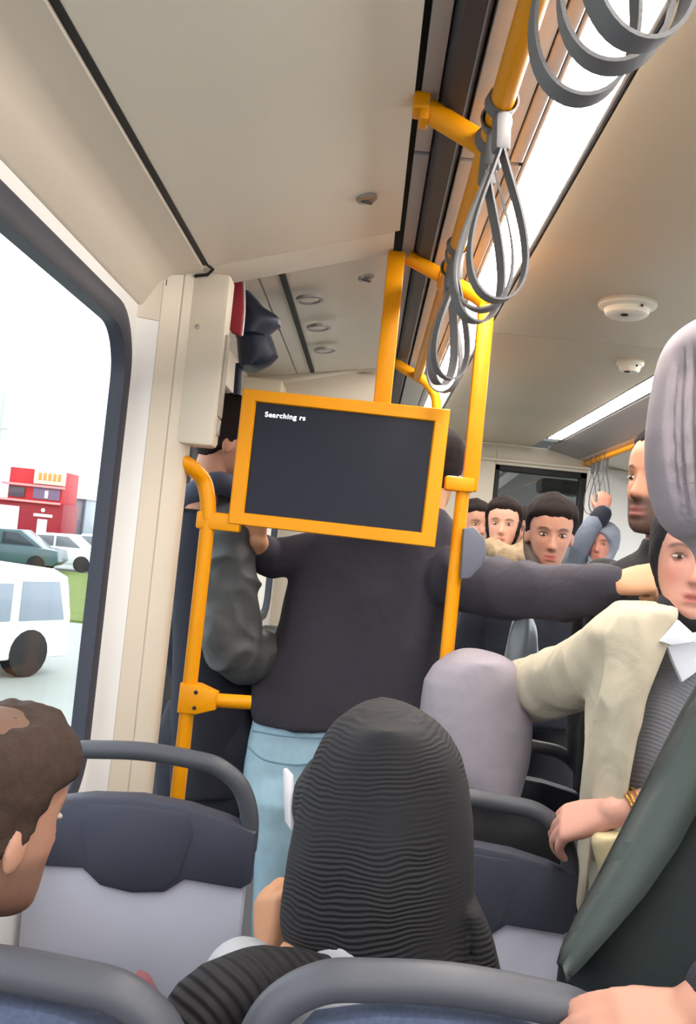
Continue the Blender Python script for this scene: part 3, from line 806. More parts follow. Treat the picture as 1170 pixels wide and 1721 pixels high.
def folds(V, N, amp, sc, stretch=(1, 1, 1), seed=0.0, ridge=True):
    out = V.copy()
    st = np.array(stretch) * sc
    for i in range(len(V)):
        p = Vector(V[i] * st + seed)
        n = noise.noise(p + 0.6 * noise.noise_vector(p * 0.7))
        if ridge: n = 0.5 - abs(n) * 1.6
        out[i] += N[i] * n * amp
    return out

def garment(name, mb, m, parent, vox=.009, it=4, amp=.006, sc=7.0, stretch=(1, 1, .6), seed=0.0, label=None, ridge=True):
    V, F, N = remesh(mb, vox, it)
    if amp: V = folds(V, N, amp, sc, stretch, seed, ridge)
    return mesh_obj(name, V, F, m, parent, smooth=True, label=label)

def ell(c, u, v, n=22, p=2.0):
    c, u, v = Vector(c), Vector(u), Vector(v)
    return [c + u * math.copysign(abs(math.cos(t)) ** (2 / p), math.cos(t)) + v * math.copysign(abs(math.sin(t)) ** (2 / p), math.sin(t)) for t in [2 * math.pi * k / n for k in range(n)]]

HEADTAB = [(-.118, .016, .080, .030), (-.112, .028, .086, .010), (-.098, .042, .089, -.020), (-.080, .051, .089, -.045), (-.055, .059, .088, -.066), (-.025, .066, .089, -.080), (.0, .071, .088, -.090), (.03, .0745, .092, -.097), (.058, .0745, .089, -.097), (.082, .068, .077, -.088), (.101, .053, .055, -.068), (.113, .033, .030, -.043), (.119, .012, .006, -.018)]
def head_at(z):
    z = max(-.118, min(.119, z))
    for a, b in zip(HEADTAB[:-1], HEADTAB[1:]):
        if a[0] <= z <= b[0]:
            t = (z - a[0]) / (b[0] - a[0])
            return [a[i] + (b[i] - a[i]) * t for i in (1, 2, 3)]
def sstep(a, b, x):
    t = np.clip((x - a) / (b - a), 0, 1); return t * t * (3 - 2 * t)

class Fig:
    def __init__(s, pos, yaw, pitch=0, roll=0, sc=1.0, ears=True):
        s.pos = Vector(pos); s.sc = sc; s.ears = ears
        s.R = Matrix.Rotation(math.radians(yaw), 3, 'Z') @ Matrix.Rotation(math.radians(pitch), 3, 'X') @ Matrix.Rotation(math.radians(roll), 3, 'Y')
        s.mb = MB(); s.head()
    def L(s, x, y, z):
        return s.pos + s.R @ Vector((x, y, z)) * s.sc
    def head(s):
        rings = []
        zs = [-.118 + .237 * i / 26 for i in range(27)]
        for z in zs:
            w, f, b = head_at(z)
            rings.append([s.L(w * math.copysign(abs(math.cos(t)) ** .92, math.cos(t)), (f + b) / 2 + (f - b) / 2 * math.sin(t), z) for t in [2 * math.pi * k / 30 for k in range(30)]])
        s.mb.rings(rings)
        nr = [(.020, .005, .088), (.008, .0075, .093), (-.008, .0085, .098), (-.024, .0115, .106), (-.036, .0155, .112), (-.044, .0165, .110), (-.050, .010, .100)]
        s.mb.rings([[s.L(w * math.cos(t), .075 + (y - .075) * math.sin(t), z) for t in [2 * math.pi * k / 14 for k in range(14)]] for z, w, y in nr])
        for sx in ((-1, 1) if s.ears else ()):
            s.mb.ball(s.L(sx * .075, -.008, -.018), .009 * s.sc, .019 * s.sc, .031 * s.sc, 12, 8, s.R @ Matrix.Rotation(sx * .35, 3, 'Z') @ Matrix.Rotation(-.15, 3, 'X'))
    def neck(s, base, r=.056):
        s.base = Vector(base)
        s.mb.tube([s.L(0, -.022, -.05), s.L(0, -.025, -.09).lerp(s.base, .3), s.base, s.base - Vector((0, 0, .05))], [r * .95 * s.sc, r * .96, r * 1.0, r * 1.1], 18)
    def torso(s, pelvis, right, w=.15, dep=.09):
        right = Vector(right).normalized(); pel = Vector(pelvis); f = Vector((0, 0, 1)).cross(right)
        b = s.base
        rings = []
        for t, a, q in ((0, .8, .9), (.3, .78, .85), (.6, .95, 1), (.82, 1.05, .95), (.93, .9, .75), (1.0, .42, .6)):
            c = pel.lerp(b, t); rings.append(ell(c, right * w * a, f * dep * q))
        s.mb.rings(rings)
    def arm(s, pts, r=(.046, .038, .028)):
        p = smooth_path(pts, 6); n = len(p)
        s.mb.tube(p, [np.interp(i / (n - 1), [0, .5, 1], r) for i in range(n)], 14, ends=True)
    def hand(s, wrist, d, back, side, curl=(25, 35, 25), sp=1.0, thumb=(40, 20), k=1.0):
        """d: along fingers; back: out of the back of the hand; side +1: thumb toward d x back"""
        w = Vector(wrist); Y = Vector(d).normalized(); Z = Vector(back); Z = (Z - Y * Z.dot(Y)).normalized(); X = Y.cross(Z) * side
        q = lambda x, y, z: w + (X * x + Y * y + Z * z) * k
        # palm
        s.mb.rings([ell(q(0, -.01, 0), X * .024 * k, Z * .018 * k), ell(q(0, .02, 0), X * .032 * k, Z * .018 * k, p=2.4), ell(q(0, .055, 0), X * .040 * k, Z * .016 * k, p=2.6), ell(q(0, .088, .0), X * .041 * k, Z * .013 * k, p=2.6), ell(q(0, .096, 0), X * .036 * k, Z * .008 * k)])
        for i, (x, l, y0) in enumerate(((.030, .074, .086), (.010, .083, .091), (-.011, .077, .088), (-.030, .060, .080))):
            p = q(x, y0, .0); a = 0.0; pts = [q(x * .9, y0 - .03, 0), p]
            spread = (x * 2.2) * sp
            for c, f in zip(curl, (.46, .31, .25)):
                a += math.radians(c)
                dd = (Y * math.cos(a) - Z * math.sin(a)) + X * spread * math.cos(a)
                p = p + dd.normalized() * l * f * k; pts.append(p)
            s.mb.tube(smooth_path(pts, 4), [r_ * k for r_ in list(np.interp(np.linspace(0, 1, 4 * (len(pts) - 1) + 1), [0, .25, .6, 1], [.0095, .0095, .0085, .0068]))], 10, ends=True)
        t0 = q(.022, .012, -.006)
        t1 = t0 + (X * math.sin(math.radians(thumb[0])) + Y * math.cos(math.radians(thumb[0])) - Z * .35).normalized() * .045 * k
        a2 = math.radians(thumb[0] - thumb[1])
        t2 = t1 + (X * math.sin(a2) + Y * math.cos(a2) - Z * .45).normalized() * .032 * k
        t3 = t2 + (X * math.sin(a2 - .3) + Y * math.cos(a2 - .3) - Z * .5).normalized() * .026 * k
        s.mb.tube(smooth_path([t0, t1, t2, t3], 4), [r_ * k for r_ in np.interp(np.linspace(0, 1, 13), [0, .4, .75, 1], [.015, .0125, .0105, .008])], 10, ends=True)
    def finish(s, label, skin=(205, 150, 122), brow=(60, 44, 38), stubble=0.0, lips=(176, 92, 86), vox=.0045, group='passengers', eyes=True, face=True, iris=(40, 26, 18), lidshut=0.0, blush=.25, scalp=None):
        V, F, N = remesh(s.mb, vox, 2)
        R = np.array(s.R); loc = (V - np.array(s.pos)) @ R / s.sc
        x, y, z = loc[:, 0], loc[:, 1], loc[:, 2]
        base = np.array(lin(skin)); col = np.tile(base, (len(V), 1))
        if face:
            front = sstep(.035, .065, y) * ((abs(x) < .085) & (z > -.13) & (z < .13))
            d = -.0085 * np.exp(-(((abs(x) - .031) / .0135) ** 2 + ((z - .001) / .0095) ** 2))
            d += .0030 * np.exp(-((z - .021) / .007) ** 2) * np.exp(-((abs(x) - .028) / .02) ** 2)
            lw = np.exp(-(x / .019) ** 4)
            d += lw * (.0040 * np.exp(-((z + .067) / .0045) ** 2) + .0052 * np.exp(-((z + .0805) / .0055) ** 2) - .0035 * np.exp(-((z + .0735) / .0022) ** 2))
            d += -.003 * np.exp(-((z + .091) / .005) ** 2) * np.exp(-(x / .02) ** 2)
            d += .0025 * np.exp(-(((abs(x) - .043) / .014) ** 2 + ((z + .03) / .018) ** 2))
            V = V + (d * front * s.sc)[:, None] * R[:, 1][None, :]
            def paint(mask, c):
                nonlocal col
                mk = np.clip(mask * front, 0, 1)[:, None]; col = col * (1 - mk) + np.array(c) * mk
            red = base * np.array([1.0, .62, .58])
            paint(blush * np.exp(-(((abs(x) - .042) / .018) ** 2 + ((z + .035) / .02) ** 2)), red)
            paint(.4 * np.exp(-((x / .014) ** 2 + ((z + .04) / .012) ** 2)), red)
            if stubble:
                st = sstep(-.030, -.052, z) * sstep(.0, .03, y + .02 * 0 + .02)
                ms = np.maximum(st, .9 * np.exp(-((z + .058) / .006) ** 2) * np.exp(-(x / .028) ** 4))
                mk = (np.clip(ms, 0, 1) * stubble * (y > -.03) * (z > -.125))[:, None]
                col = col * (1 - mk) + np.array(lin((52, 40, 36))) * mk
            paint(lw * np.exp(-((z + .0735) / .0105) ** 4), lin(lips))
            paint(lw * np.exp(-((z + .0735) / .0022) ** 2) * .8, np.array(lin(lips)) * .35)
            arc = .024 - 14 * (abs(x) - .032) ** 2 - .08 * np.clip(abs(x) - .032, 0, 1)
            paint(.9 * np.exp(-((z - arc) / .0042) ** 4) * np.exp(-((abs(x) - .033) / .019) ** 6), lin(brow))
            lid = .0065 - 30 * (abs(x) - .031) ** 2
            paint(.85 * np.exp(-((z - lid) / .0022) ** 2) * np.exp(-((abs(x) - .031) / .017) ** 6), np.array(lin((50, 34, 30))))
            paint(.5 * np.exp(-(((abs(x) - .031) / .016) ** 2 + ((z + .006) / .006) ** 2)), base * np.array([.62, .5, .48]))
            paint(.6 * np.exp(-(((abs(x) - .008) / .004) ** 2 + ((z + .047) / .003) ** 2)), base * .25)
        if scalp:
            mk = (sstep(.03, .06, z) * (z < .14) * .95)[:, None]; col = col * (1 - mk) + np.array(lin(scalp)) * mk
        rgba = np.concatenate([np.clip(col, 0, 1), np.ones((len(V), 1))], 1)
        o = mesh_obj('person', V, F, mat('skin_tone', (255, 255, 255), .55, var=.04, scale=60, attr='tone', bump=.0003, bscale=300), None, (s.pos.x, s.pos.y, 0), True, label, 'person', group, colors=rgba)
        if eyes and face:
            for sx in (-1, 1):
                e = MB().ball(s.L(sx * .031, .0735, .0005), .0135 * s.sc, .0075 * s.sc, .0048 * s.sc * (1 - lidshut), 16, 10, s.R)
                eo = e.build('eye', mat('eye_white', (168, 154, 146), .3), o, smooth=True)
                pu = MB().ball(s.L(sx * .031, .0770, .0005), .0056 * s.sc, .0048 * s.sc, .0047 * s.sc * (1 - lidshut), 14, 8, s.R)
                pu.build('iris', mat('iris_%d' % iris[0], iris, .15), eo, smooth=True)
        s.o = o
        return o
    def shell(s, name, thick, m, n=56, k=44, z0=-.118, z1=.121, extra=None, rough=0.0, seed=0):
        """surface wrapped on the head, thick(x,y,z) metres out of the skin (negative hides it)"""
        rings = []
        for i in range(k + 1):
            z = z0 + (z1 - z0) * i / k
            w, f, b = head_at(z)
            ring = []
            for j in range(n):
                t = 2 * math.pi * j / n
                px, py = w * math.copysign(abs(math.cos(t)) ** .92, math.cos(t)), (f + b) / 2 + (f - b) / 2 * math.sin(t)
                th = thick(px, py, z)
                if rough: th += rough * noise.noise(Vector((px * 60, py * 60, z * 30)) + Vector((seed, 0, 0)))
                nr = Vector((px / max(w, .01) ** 2 * .005, (py - (f + b) / 2) / max((f - b) / 2, .01) ** 2 * .005, 0))
                nr = nr.normalized() if nr.length > 1e-6 else Vector((0, 0, 1))
                up = sstep(.05, .118, z)
                nr = (nr * (1 - .9 * up) + Vector((0, 0, 1)) * (up * 1.1)).normalized()
                p = Vector((px, py, z)) + nr * th
                ring.append(s.L(p.x, p.y, p.z))
            rings.append(ring)
        mb = MB().rings(rings)
        if extra: extra(mb)
        return mb.build(name, m, s.o, smooth=True)

def hair_short(tmax=.009, front=.072, side=.0, back=-.075, bald=None):
    ys = [-.10, -.06, -.03, -.012, .006, .02, .04, .07, .09]; hs = [back, back + .01, -.045, -.030, -.012 + side, .030, front - .014, front - .003, front]
    def f(x, y, z):
        h = np.interp(y, ys, hs) + .007 * noise.noise(Vector((x * 70, y * 70, 3.3)))
        a = sstep(-.012, .014, z - h)
        t = tmax * (1 + .35 * sstep(.05, .11, z))
        if bald:
            bx, by, bz, br = bald
            q = math.sqrt((x - bx) ** 2 + (y - by) ** 2 + (z - bz) ** 2)
            t = t * sstep(br * .35, br, q) - .003 * (1 - sstep(br * .35, br, q))
        return t * a - .006 * (1 - a)
    return f
def scarf_shell(t=.013, fw=.060, fh=.088, zc=-.022):
    def f(x, y, z):
        q = math.sqrt((x / fw) ** 2 + ((z - zc) / fh) ** 2)
        a = 1.0 if y < .0 else sstep(.94, 1.12, q)
        ear = .004 * sstep(.055, .068, abs(x)) * math.exp(-(((z + .018) / .04) ** 2) - ((y + .008) / .03) ** 2)
        return (t + ear) * a - .010 * (1 - a)
    return f

def limb(mb, pts, rs, n=18, k=7, ends=True):
    p = smooth_path(pts, k); m = len(p)
    mb.tube(p, [float(np.interp(i / (m - 1), np.linspace(0, 1, len(rs)), rs)) for i in range(m)], n, ends=ends)
    return mb
def legs(o, hipL, hipR, m, floor=0.0, r=(.095, .08, .066, .062), knees=None, name='trousers'):
    mb = MB()
    for i, h in enumerate((hipL, hipR)):
        h = Vector(h); kn = knees[i] if knees else Vector((h.x, h.y, h.z * .52))
        if knees:
            an = Vector((kn.x, kn.y + .02, .08))
        else:
            an = Vector((h.x, h.y, .08))
        limb(mb, [h, kn, an], r)
    c = (Vector(hipL) + Vector(hipR)) / 2; u = (Vector(hipR) - Vector(hipL)) / 2
    f = Vector((0, 0, 1)).cross(u.normalized())
    mb.rings([ell(c + Vector((0, 0, z)), u * a, f * q) for z, a, q in ((-.10, 1.9, .10), (0, 2.05, .115), (.10, 1.95, .11))])
    g = garment(name, mb, m, o, .013, 4, .005, 8)
    for i, h in enumerate((hipL, hipR)):
        h = Vector(h); kn = knees[i] if knees else h
        fd = Vector((0, 1, 0)) if f.y > 0 else Vector((0, -1, 0))
        y = kn.y + (.02 if knees else 0); x = kn.x if knees else h.x
        MB().rings([ell((x, y + fd.y * t, .05 * hh), (.045 * w_, 0, 0), (0, 0, .05 * hh), p=2.6) for t, w_, hh in ((-.07, .7, .8), (-.04, .95, 1.0), (.06, 1.0, .9), (.14, .95, .7), (.19, .6, .5))]).build('shoe', mat('black_shoe', (28, 26, 28), .4), o)
    return g

def coat_mb(base, pelvis, right, w, dep, arms=(), armr=(.072, .066, .052), hem=None, neckr=.07):
    """torso + sleeves for a jacket; base=neck base, right=shoulder direction"""
    mb = MB(); right = Vector(right).normalized(); f = Vector((0, 0, 1)).cross(right)
    b, pel = Vector(base), Vector(pelvis)
    hem = hem or Vector((pel.x, pel.y, pel.z - .08))
    rings = [ell(hem, right * w * .95, f * dep * 1.05)]
    for t, a, q in ((0, .95, 1.05), (.35, .92, 1.0), (.62, 1.0, 1.05), (.80, 1.05, 1.0), (.90, 1.0, .88), (.96, .72, .72)):
        rings.append(ell(pel.lerp(b, t), right * w * a, f * dep * q))
    rings.append(ell(b + Vector((0, 0, .015)), right * neckr, f * neckr)); rings.append(ell(b + Vector((0, 0, .045)), right * neckr * .95, f * neckr * .95))
    mb.rings(rings)
    for pts in arms:
        limb(mb, pts, armr)
    return mb

M_BLKJ = mat('black_jacket_cloth', (56, 53, 63), .85, var=.08, scale=40, bump=.0008, bscale=260, fold=.008)
M_NAVYJ = mat('navy_coat_cloth', (30, 32, 44), .85, var=.1, scale=40, bump=.0008, bscale=260, fold=.006)
M_BLKC = mat('black_cloth', (26, 26, 31), .85, var=.1, scale=40, bump=.0008, bscale=260, fold=.006)
M_LEATH = mat('dark_grey_green_jacket', (74, 76, 78), .55, var=.12, scale=14, fold=.010)
M_JEAN = mat('light_blue_denim', (170, 204, 222), .85, var=.14, scale=26, bump=.0008, bscale=500, fold=.006)
M_TROU = mat('dark_trouser_cloth', (34, 34, 40), .85, var=.1, scale=30)
M_BEIGE = mat('beige_coat_cloth', (188, 179, 158), .8, var=.05, scale=20, bump=.0006, bscale=300, fold=.008)
M_VEST = mat('grey_knit_vest', (134, 136, 146), .9, var=.1, scale=120, wave=('DIAGONAL', 80, .6, .0007))
M_SHIRT = mat('white_shirt_cloth', (226, 230, 240), .7, var=.02, scale=20)
M_GREEN = mat('dark_green_coat_cloth', (32, 40, 41), .75, var=.12, scale=14, bump=.0006, bscale=300, fold=.004)
M_GREENL = mat('grey_green_lapel', (62, 71, 70), .7, var=.06, scale=10, bump=.0006, bscale=300)
M_LILAC = mat('pale_lilac_scarf', (150, 143, 153), .7, var=.05, scale=10, bump=.0004, bscale=400, fold=.006)
M_GREYSC = mat('grey_pleated_scarf', (166, 157, 164), .7, var=.06, scale=10, wave=('X', 7, 4.0, .010, .8))
M_RIB = mat('black_ribbed_scarf', (31, 30, 34), .8, var=.1, scale=20, wave=('Z', 46, 9.0, .0021, .35, .16, 7.0))
M_LGREY = mat('light_grey_jacket', (166, 168, 174), .75, var=.05, scale=15, fold=.006)
M_HAIRB = mat('brown_hair', (60, 46, 39), .75, var=.4, scale=90, bump=.0012, bscale=420, spec=.2)
M_HAIRD = mat('dark_hair', (36, 28, 27), .8, var=.4, scale=120, bump=.0014, bscale=300, spec=.15)
M_GOLD = mat('gold', (214, 168, 84), .25, metal=1.0, var=.02)

def stand(head, yaw, label, coat, w=.21, dep=.125, pitch=0, roll=0, sc=1.0, arms=None, trou=M_TROU, pz=.95, lean=(0, 0), hands=True, armr=(.072, .066, .05), vox=.0055, coat_label=None, seed=0.0, shoulder_yaw=None, legs_on=True, hem=None, coatname='jacket', **kw):
    f = Fig(head, yaw, pitch, roll, sc)
    yw = math.radians(yaw if shoulder_yaw is None else shoulder_yaw)
    right = Vector((math.cos(yw), math.sin(yw), 0)); fw = Vector((-math.sin(yw), math.cos(yw), 0))
    base = f.L(0, -.03, -.115) - Vector((0, 0, .055)) - fw * .01
    f.neck(base)
    pel = Vector((base.x + lean[0], base.y + lean[1], pz))
    f.torso(pel, right, w * .72, dep * .75)
    A = []
    for sx in (-1, 1):
        sh = base + right * sx * (w * .86) - Vector((0, 0, .075))
        cus = arms.get(sx) if arms else None
        if cus:
            pts = [sh] + [Vector(p) for p in cus['pts']]
        else:
            pts = [sh, sh + right * sx * .05 + Vector((0, 0, -.25)) - fw * .03, sh - right * sx * .02 + Vector((0, 0, -.43)) + fw * .03]
        f.arm([sh] + pts[1:])
        if cus is None:
            f.hand(pts[2], -right * sx + fw * .25 + Vector((0, 0, -.2)), fw, 1 if sx < 0 else -1, k=.8)
        elif 'hand' in cus:
            f.hand(pts[-1], **cus['hand'])
        A.append(pts)
    o = f.finish(label, vox=vox, **kw)
    cm = coat_mb(base, pel, right, w, dep, A, armr, hem)
    garment(coatname, cm, coat, o, .0095, 4, .006, 7, seed=seed, label=coat_label)
    if legs_on:
        legs(o, pel - right * .085, pel + right * .085, trou)
    f.right, f.fw, f.base_, f.pel = right, fw, base, pel
    return f

# ---- seated: the balding man at the lower left
f = Fig(P(-26, 1364, 1.06), -32, -8, 0, 1.04)
f.neck(f.L(0, -.04, -.16), .058)
pel = Vector((-.375, 1.17, .52)); f.torso(pel, (1, 0, 0), .14, .085)
sh = [f.base + Vector((sx * .12 + .03, .01, -.09)) for sx in (-1, 1)]
AR = []
for sx, s_ in zip((-1, 1), sh):
    pts = [s_, s_ + Vector((sx * .02, .05, -.26)), s_ + Vector((-sx * .04, .26, -.30))]
    f.arm(pts); f.hand(pts[-1], (-sx * .3, 1, 0), (0, 0, 1), -sx); AR.append(pts)
o = f.finish('seated man with thinning brown hair seen from behind at the lower left', skin=(176, 130, 108), stubble=.5, scalp=(98, 72, 58))
f.shell('hair', hair_short(.013, .055, -.005, -.082, bald=(.012, -.035, .118, .085)), M_HAIRB, rough=.006, n=72, k=60)
garment('jacket', coat_mb(f.base - Vector((0, 0, .01)), pel, (1, 0, 0), .14, .11, AR, (.055, .052, .046), neckr=.073), M_NAVYJ, o, .010, 4, .004)
legs(o, pel + Vector((-.08, .06, 0)), pel + Vector((.08, .06, 0)), M_TROU, knees=[Vector((-.465, 1.56, .52)), Vector((-.305, 1.56, .52))])
# small bag fixed beside him
bg = empty('shoulder_bag', P(225, 1690, 1.22), 'dusky red bag with a silver buckle beside the bottom left seat', 'bag')
q = [P(208, 1658, 1.22), P(224, 1646, 1.22), P(242, 1654, 1.22), P(260, 1686, 1.22), P(272, 1746, 1.22), P(215, 1746, 1.22)]
MB().prism([(p.x, p.z) for p in q], 'y', 1.16, 1.26, .014, seg=3).build('pouch', mat('dusky_red_leather', (128, 76, 84), .5, fold=.004), bg)
MB().tube(smooth_path([P(172, 1640, 1.17), P(194, 1654, 1.15), P(222, 1674, 1.145), P(256, 1704, 1.15)], 6), .004, 8).build('strap', M_BLACK, bg)
MB().box(P(188, 1646, 1.155), (.014, .010, .020), .003, rot=Matrix.Rotation(.5, 3, 'Y')).build('buckle', M_METAL, bg)

# ---- seated: woman in the black ribbed headscarf
DB = 1.28
f = Fig(P(640, 1350, DB), -8, -8, 0, 1.0)
f.neck(f.L(0, -.04, -.17), .056)
pel = Vector((.13, 1.30, .52)); f.torso(pel, (1, 0, 0), .13, .085)
hw = P(452, 1612, 1.36)
shL, shR = f.base + Vector((-.155, .02, -.085)), f.base + Vector((.155, .02, -.085))
AL = [shL, P(420, 1780, 1.34), hw]
ARr = [shR, shR + Vector((.02, .08, -.26)), shR + Vector((-.06, .28, -.28))]
f.arm(AL); f.arm(ARr)
f.hand(hw, P(452, 1500, 1.40) - hw, (-.75, -.6, 0), -1, curl=(45, 60, 35), thumb=(25, 10), k=.92)
f.hand(ARr[-1], (-.2, 1, 0), (0, 0, 1), -1)
o = f.finish('seated woman in a black ribbed headscarf seen from behind', skin=(196, 142, 106), face=True)
rows = [(1193, 606, 682), (1198, 586, 708), (1211, 566, 733), (1234, 547, 757), (1268, 530, 777), (1314, 514, 790), (1370, 500, 798), (1430, 488, 800), (1490, 480, 799), (1535, 476, 798), (1562, 482, 799), (1586, 503, 803), (1605, 535, 806), (1640, 560, 800)]
sc = MB().rings(px_rings(rows, DB, .135, 40))
sc.rings(px_rings([(1500, 770, 800), (1548, 772, 822), (1580, 770, 832), (1625, 730, 842), (1660, 720, 850)], DB - .01, .07, 20))
sc.rings(px_rings([(1282, 516, 560), (1320, 492, 560), (1360, 488, 560), (1392, 500, 560)], DB + .03, .05, 20))
V, F_, N = remesh(sc, .0055, 6)
V = folds(V, N, .009, 9, (1, 1, .30), 3.0, False)
mesh_obj('headscarf', V, F_, M_RIB, o, smooth=True)
dr = MB()
limb(dr, [P(560, 1632, 1.17), P(490, 1640, 1.13), P(420, 1652, 1.10), P(345, 1700, 1.08), P(300, 1790, 1.07)], [.022, .030, .040, .045, .05])
limb(dr, [P(560, 1622, 1.20), P(470, 1632, 1.15), P(400, 1660, 1.12), P(370, 1740, 1.10)], [.02, .028, .03, .03])
V, F_, N = remesh(dr, .006, 5); V = folds(V, N, .004, 14, (1, .4, .4), 5.0)
mesh_obj('scarf_end', V, F_, mat('black_pleated_scarf_end', (32, 30, 34), .8, var=.1, wave=('DIAGONAL', 26, 3.0, .004, .4)), o, smooth=True)
garment('jacket', coat_mb(f.base - Vector((0, 0, .03)), pel, (1, 0, 0), .185, .105, [AL[:2] + [AL[1].lerp(AL[2], .55)], ARr], (.06, .056, .046)), M_LGREY, o, .010, 4, .004)
legs(o, pel + Vector((-.08, .06, 0)), pel + Vector((.08, .06, 0)), M_TROU, knees=[Vector((.05, 1.68, .52)), Vector((.21, 1.68, .52))])
ph = P(486, 1342, 1.33)
MB().box(ph, (.008, .045, .080), .003, rot=Matrix.Rotation(math.radians(-8), 3, 'Y') @ Matrix.Rotation(math.radians(16), 3, 'Z')).build('phone', mat('white_phone_case', (232, 226, 230), .3), label='white phone edge showing at the left of the black headscarf', cat='phone')

# ---- seated: woman in the pale lilac headscarf
DG = 2.12
f = Fig(P(800, 1218, DG), 12, -6, 0, 1.0)
f.neck(f.L(0, -.04, -.17), .055)
pel = Vector((.30, 2.13, .50)); f.torso(pel, (1, 0, 0), .13, .085)
AR = []
for sx in (-1, 1):
    s_ = f.base + Vector((sx * .16, .02, -.085)); pts = [s_, s_ + Vector((sx * .02, .08, -.26)), s_ + Vector((-sx * .07, .2, -.34))]
    f.arm(pts); f.hand(pts[-1], (-sx * .4, 1, -.2), (0, 0, 1), -sx); AR.append(pts)
o = f.finish('seated woman in a smooth pale lilac headscarf seen from behind', skin=(214, 160, 140))
rows = [(1100, 775, 826), (1104, 752, 850), (1118, 728, 872), (1142, 712, 887), (1175, 706, 890), (1215, 702, 895), (1255, 708, 893), (1290, 728, 887), (1322, 756, 878), (1352, 780, 869), (1380, 790, 864)]
sc = MB().rings(px_rings(rows, DG, .125, 36))
V, F_, N = remesh(sc, .0065, 5); V = folds(V, N, .007, 7, (1, 1, .8), 9.0, False)
mesh_obj('headscarf', V, F_, M_LILAC, o, smooth=True)
garment('jacket', coat_mb(f.base, pel, (1, 0, 0), .185, .11, AR, (.06, .056, .046), neckr=.078), M_BLKC, o, .011, 4, .004)
legs(o, pel + Vector((-.08, .05, 0)), pel + Vector((.08, .05, 0)), M_TROU, knees=[Vector((.22, 2.33, .50)), Vector((.38, 2.33, .50))], r=(.08, .075, .066, .062))

# ---- standing: man by the left pole in a dark grey green jacket
DM = 2.62
hd = P(384, 740, DM)
f = Fig(hd, -72, -8, 0, 1.0)
base = f.L(0, -.03, -.115) - Vector((0, 0, .055)); f.neck(base)
pel = P(345, 1240, 2.70); f.torso(pel, (.82, -.57, 0), .07, .045)
sl0, el, wr = P(388, 905, 2.56), P(392, 1085, 2.52), P(462, 1088, 2.66)
so = P(330, 900, 2.72)
f.arm([sl0, el, wr]); f.hand(wr, (.8, .5, .3), (0, 0, 1), 1)
ob = [so, P(300, 1060, 2.76), P(330, 1180, 2.80)]
f.arm(ob); f.hand(ob[-1], (.2, .6, -.6), (-1, 0, 0), 1)
o = f.finish('standing man in a grey green jacket behind the left yellow pole', skin=(190, 138, 114))
f.shell('hair', hair_short(.014, .07, 0, -.105), M_HAIRD, rough=.003)
sl = MB(); limb(sl, [P(378, 858, 2.60), sl0, P(388, 1000, 2.54), el, P(425, 1102, 2.58), P(455, 1092, 2.66)], [.05, .080, .082, .080, .074, .066])
garment('sleeve', sl, M_LEATH, o, .007, 3, .020, 9, (1, 1, 1.2), seed=2.0)
tb = MB().rings(px_rings([(815, 330, 402), (835, 316, 420), (870, 300, 430), (930, 292, 430), (1000, 292, 420), (1100, 290, 424), (1200, 288, 430), (1300, 286, 430), (1330, 286, 428)], 2.68, .115, 26))
limb(tb, ob, [.065, .06, .05])
garment('coat', tb, M_NAVYJ, o, .010, 4, .005, 7)
cl_ = MB()
limb(cl_, [P(306, 846, 2.62), P(330, 826, 2.56), P(368, 812, 2.53), P(404, 826, 2.58)], [.028, .034, .034, .028])
garment('collar', cl_, mat('slate_collar', (62, 66, 84), .8, fold=.004), o, .008, 3, .003)
legs(o, pel + Vector((-.06, .03, 0)), pel + Vector((.08, -.03, 0)), M_NAVYJ)

# ---- standing: man in the black jacket and light jeans
DK = 2.62
hd = P(728, 792, DK)
f = Fig(hd, -14, -4, 0, 1.0)
base = f.L(0, -.03, -.115) + Vector((-.01, 0, -.06)); f.neck(base)
pel = P(570, 1200, DK); f.torso(pel, (1, 0, 0), .10, .05)
sR, eR, wR = P(762, 972, 2.52), P(925, 996, 2.22), P(1030, 982, 1.99)
sL, eL, wL = P(560, 925, 2.60), P(448, 938, 2.62), P(434, 908, 2.52)
f.arm([sR, eR, wR]); f.arm([sL, eL, wL])
f.hand(wR, P(1120, 968, 1.94) - wR, (-.25, -.75, .6), -1, curl=(80, 80, 45), thumb=(30, 15), k=.98)
f.hand(wL, P(425, 850, 2.48) - wL, (-.3, -1, 0), -1, curl=(50, 60, 40), k=.9)
o = f.finish('standing man in a black jacket and light blue jeans behind the monitor', skin=(204, 150, 114))
f.shell('hair', hair_short(.015, .07, 0, -.075), M_HAIRD, rough=.003)
rows = [(850, 640, 735), (880, 560, 762), (905, 520, 778), (940, 494, 782), (985, 486, 780), (1040, 472, 774), (1090, 454, 764), (1140, 428, 752), (1185, 417, 746), (1208, 420, 742), (1216, 424, 738)]
jk = MB().rings(px_rings(rows, DK, .125, 36, 2.3))
limb(jk, [sR, P(840, 988, 2.38), eR, P(985, 994, 2.09), wR.lerp(eR, .05)], [.085, .078, .070, .060, .046])
limb(jk, [sL, eL, eL.lerp(wL, .5)], [.06, .055, .045])
garment('jacket', jk, M_BLKJ, o, .0085, 4, .014, 6, (1, 1, .55), seed=4.0)
jn = MB().rings(px_rings([(1180, 432, 730), (1215, 424, 728), (1270, 411, 716), (1330, 404, 700), (1390, 402, 690)], DK, .11, 30))
limb(jn, [P(484, 1340, DK), P(470, 1520, DK - .01), Vector((P(470, 1520, DK).x, DK, .08))], [.122, .085, .07, .066])
limb(jn, [P(620, 1340, DK), P(600, 1560, DK), Vector((P(600, 1560, DK).x, DK, .08))], [.122, .085, .07, .066])
jo = garment('jeans', jn, M_JEAN, o, .009, 4, .005, 8)
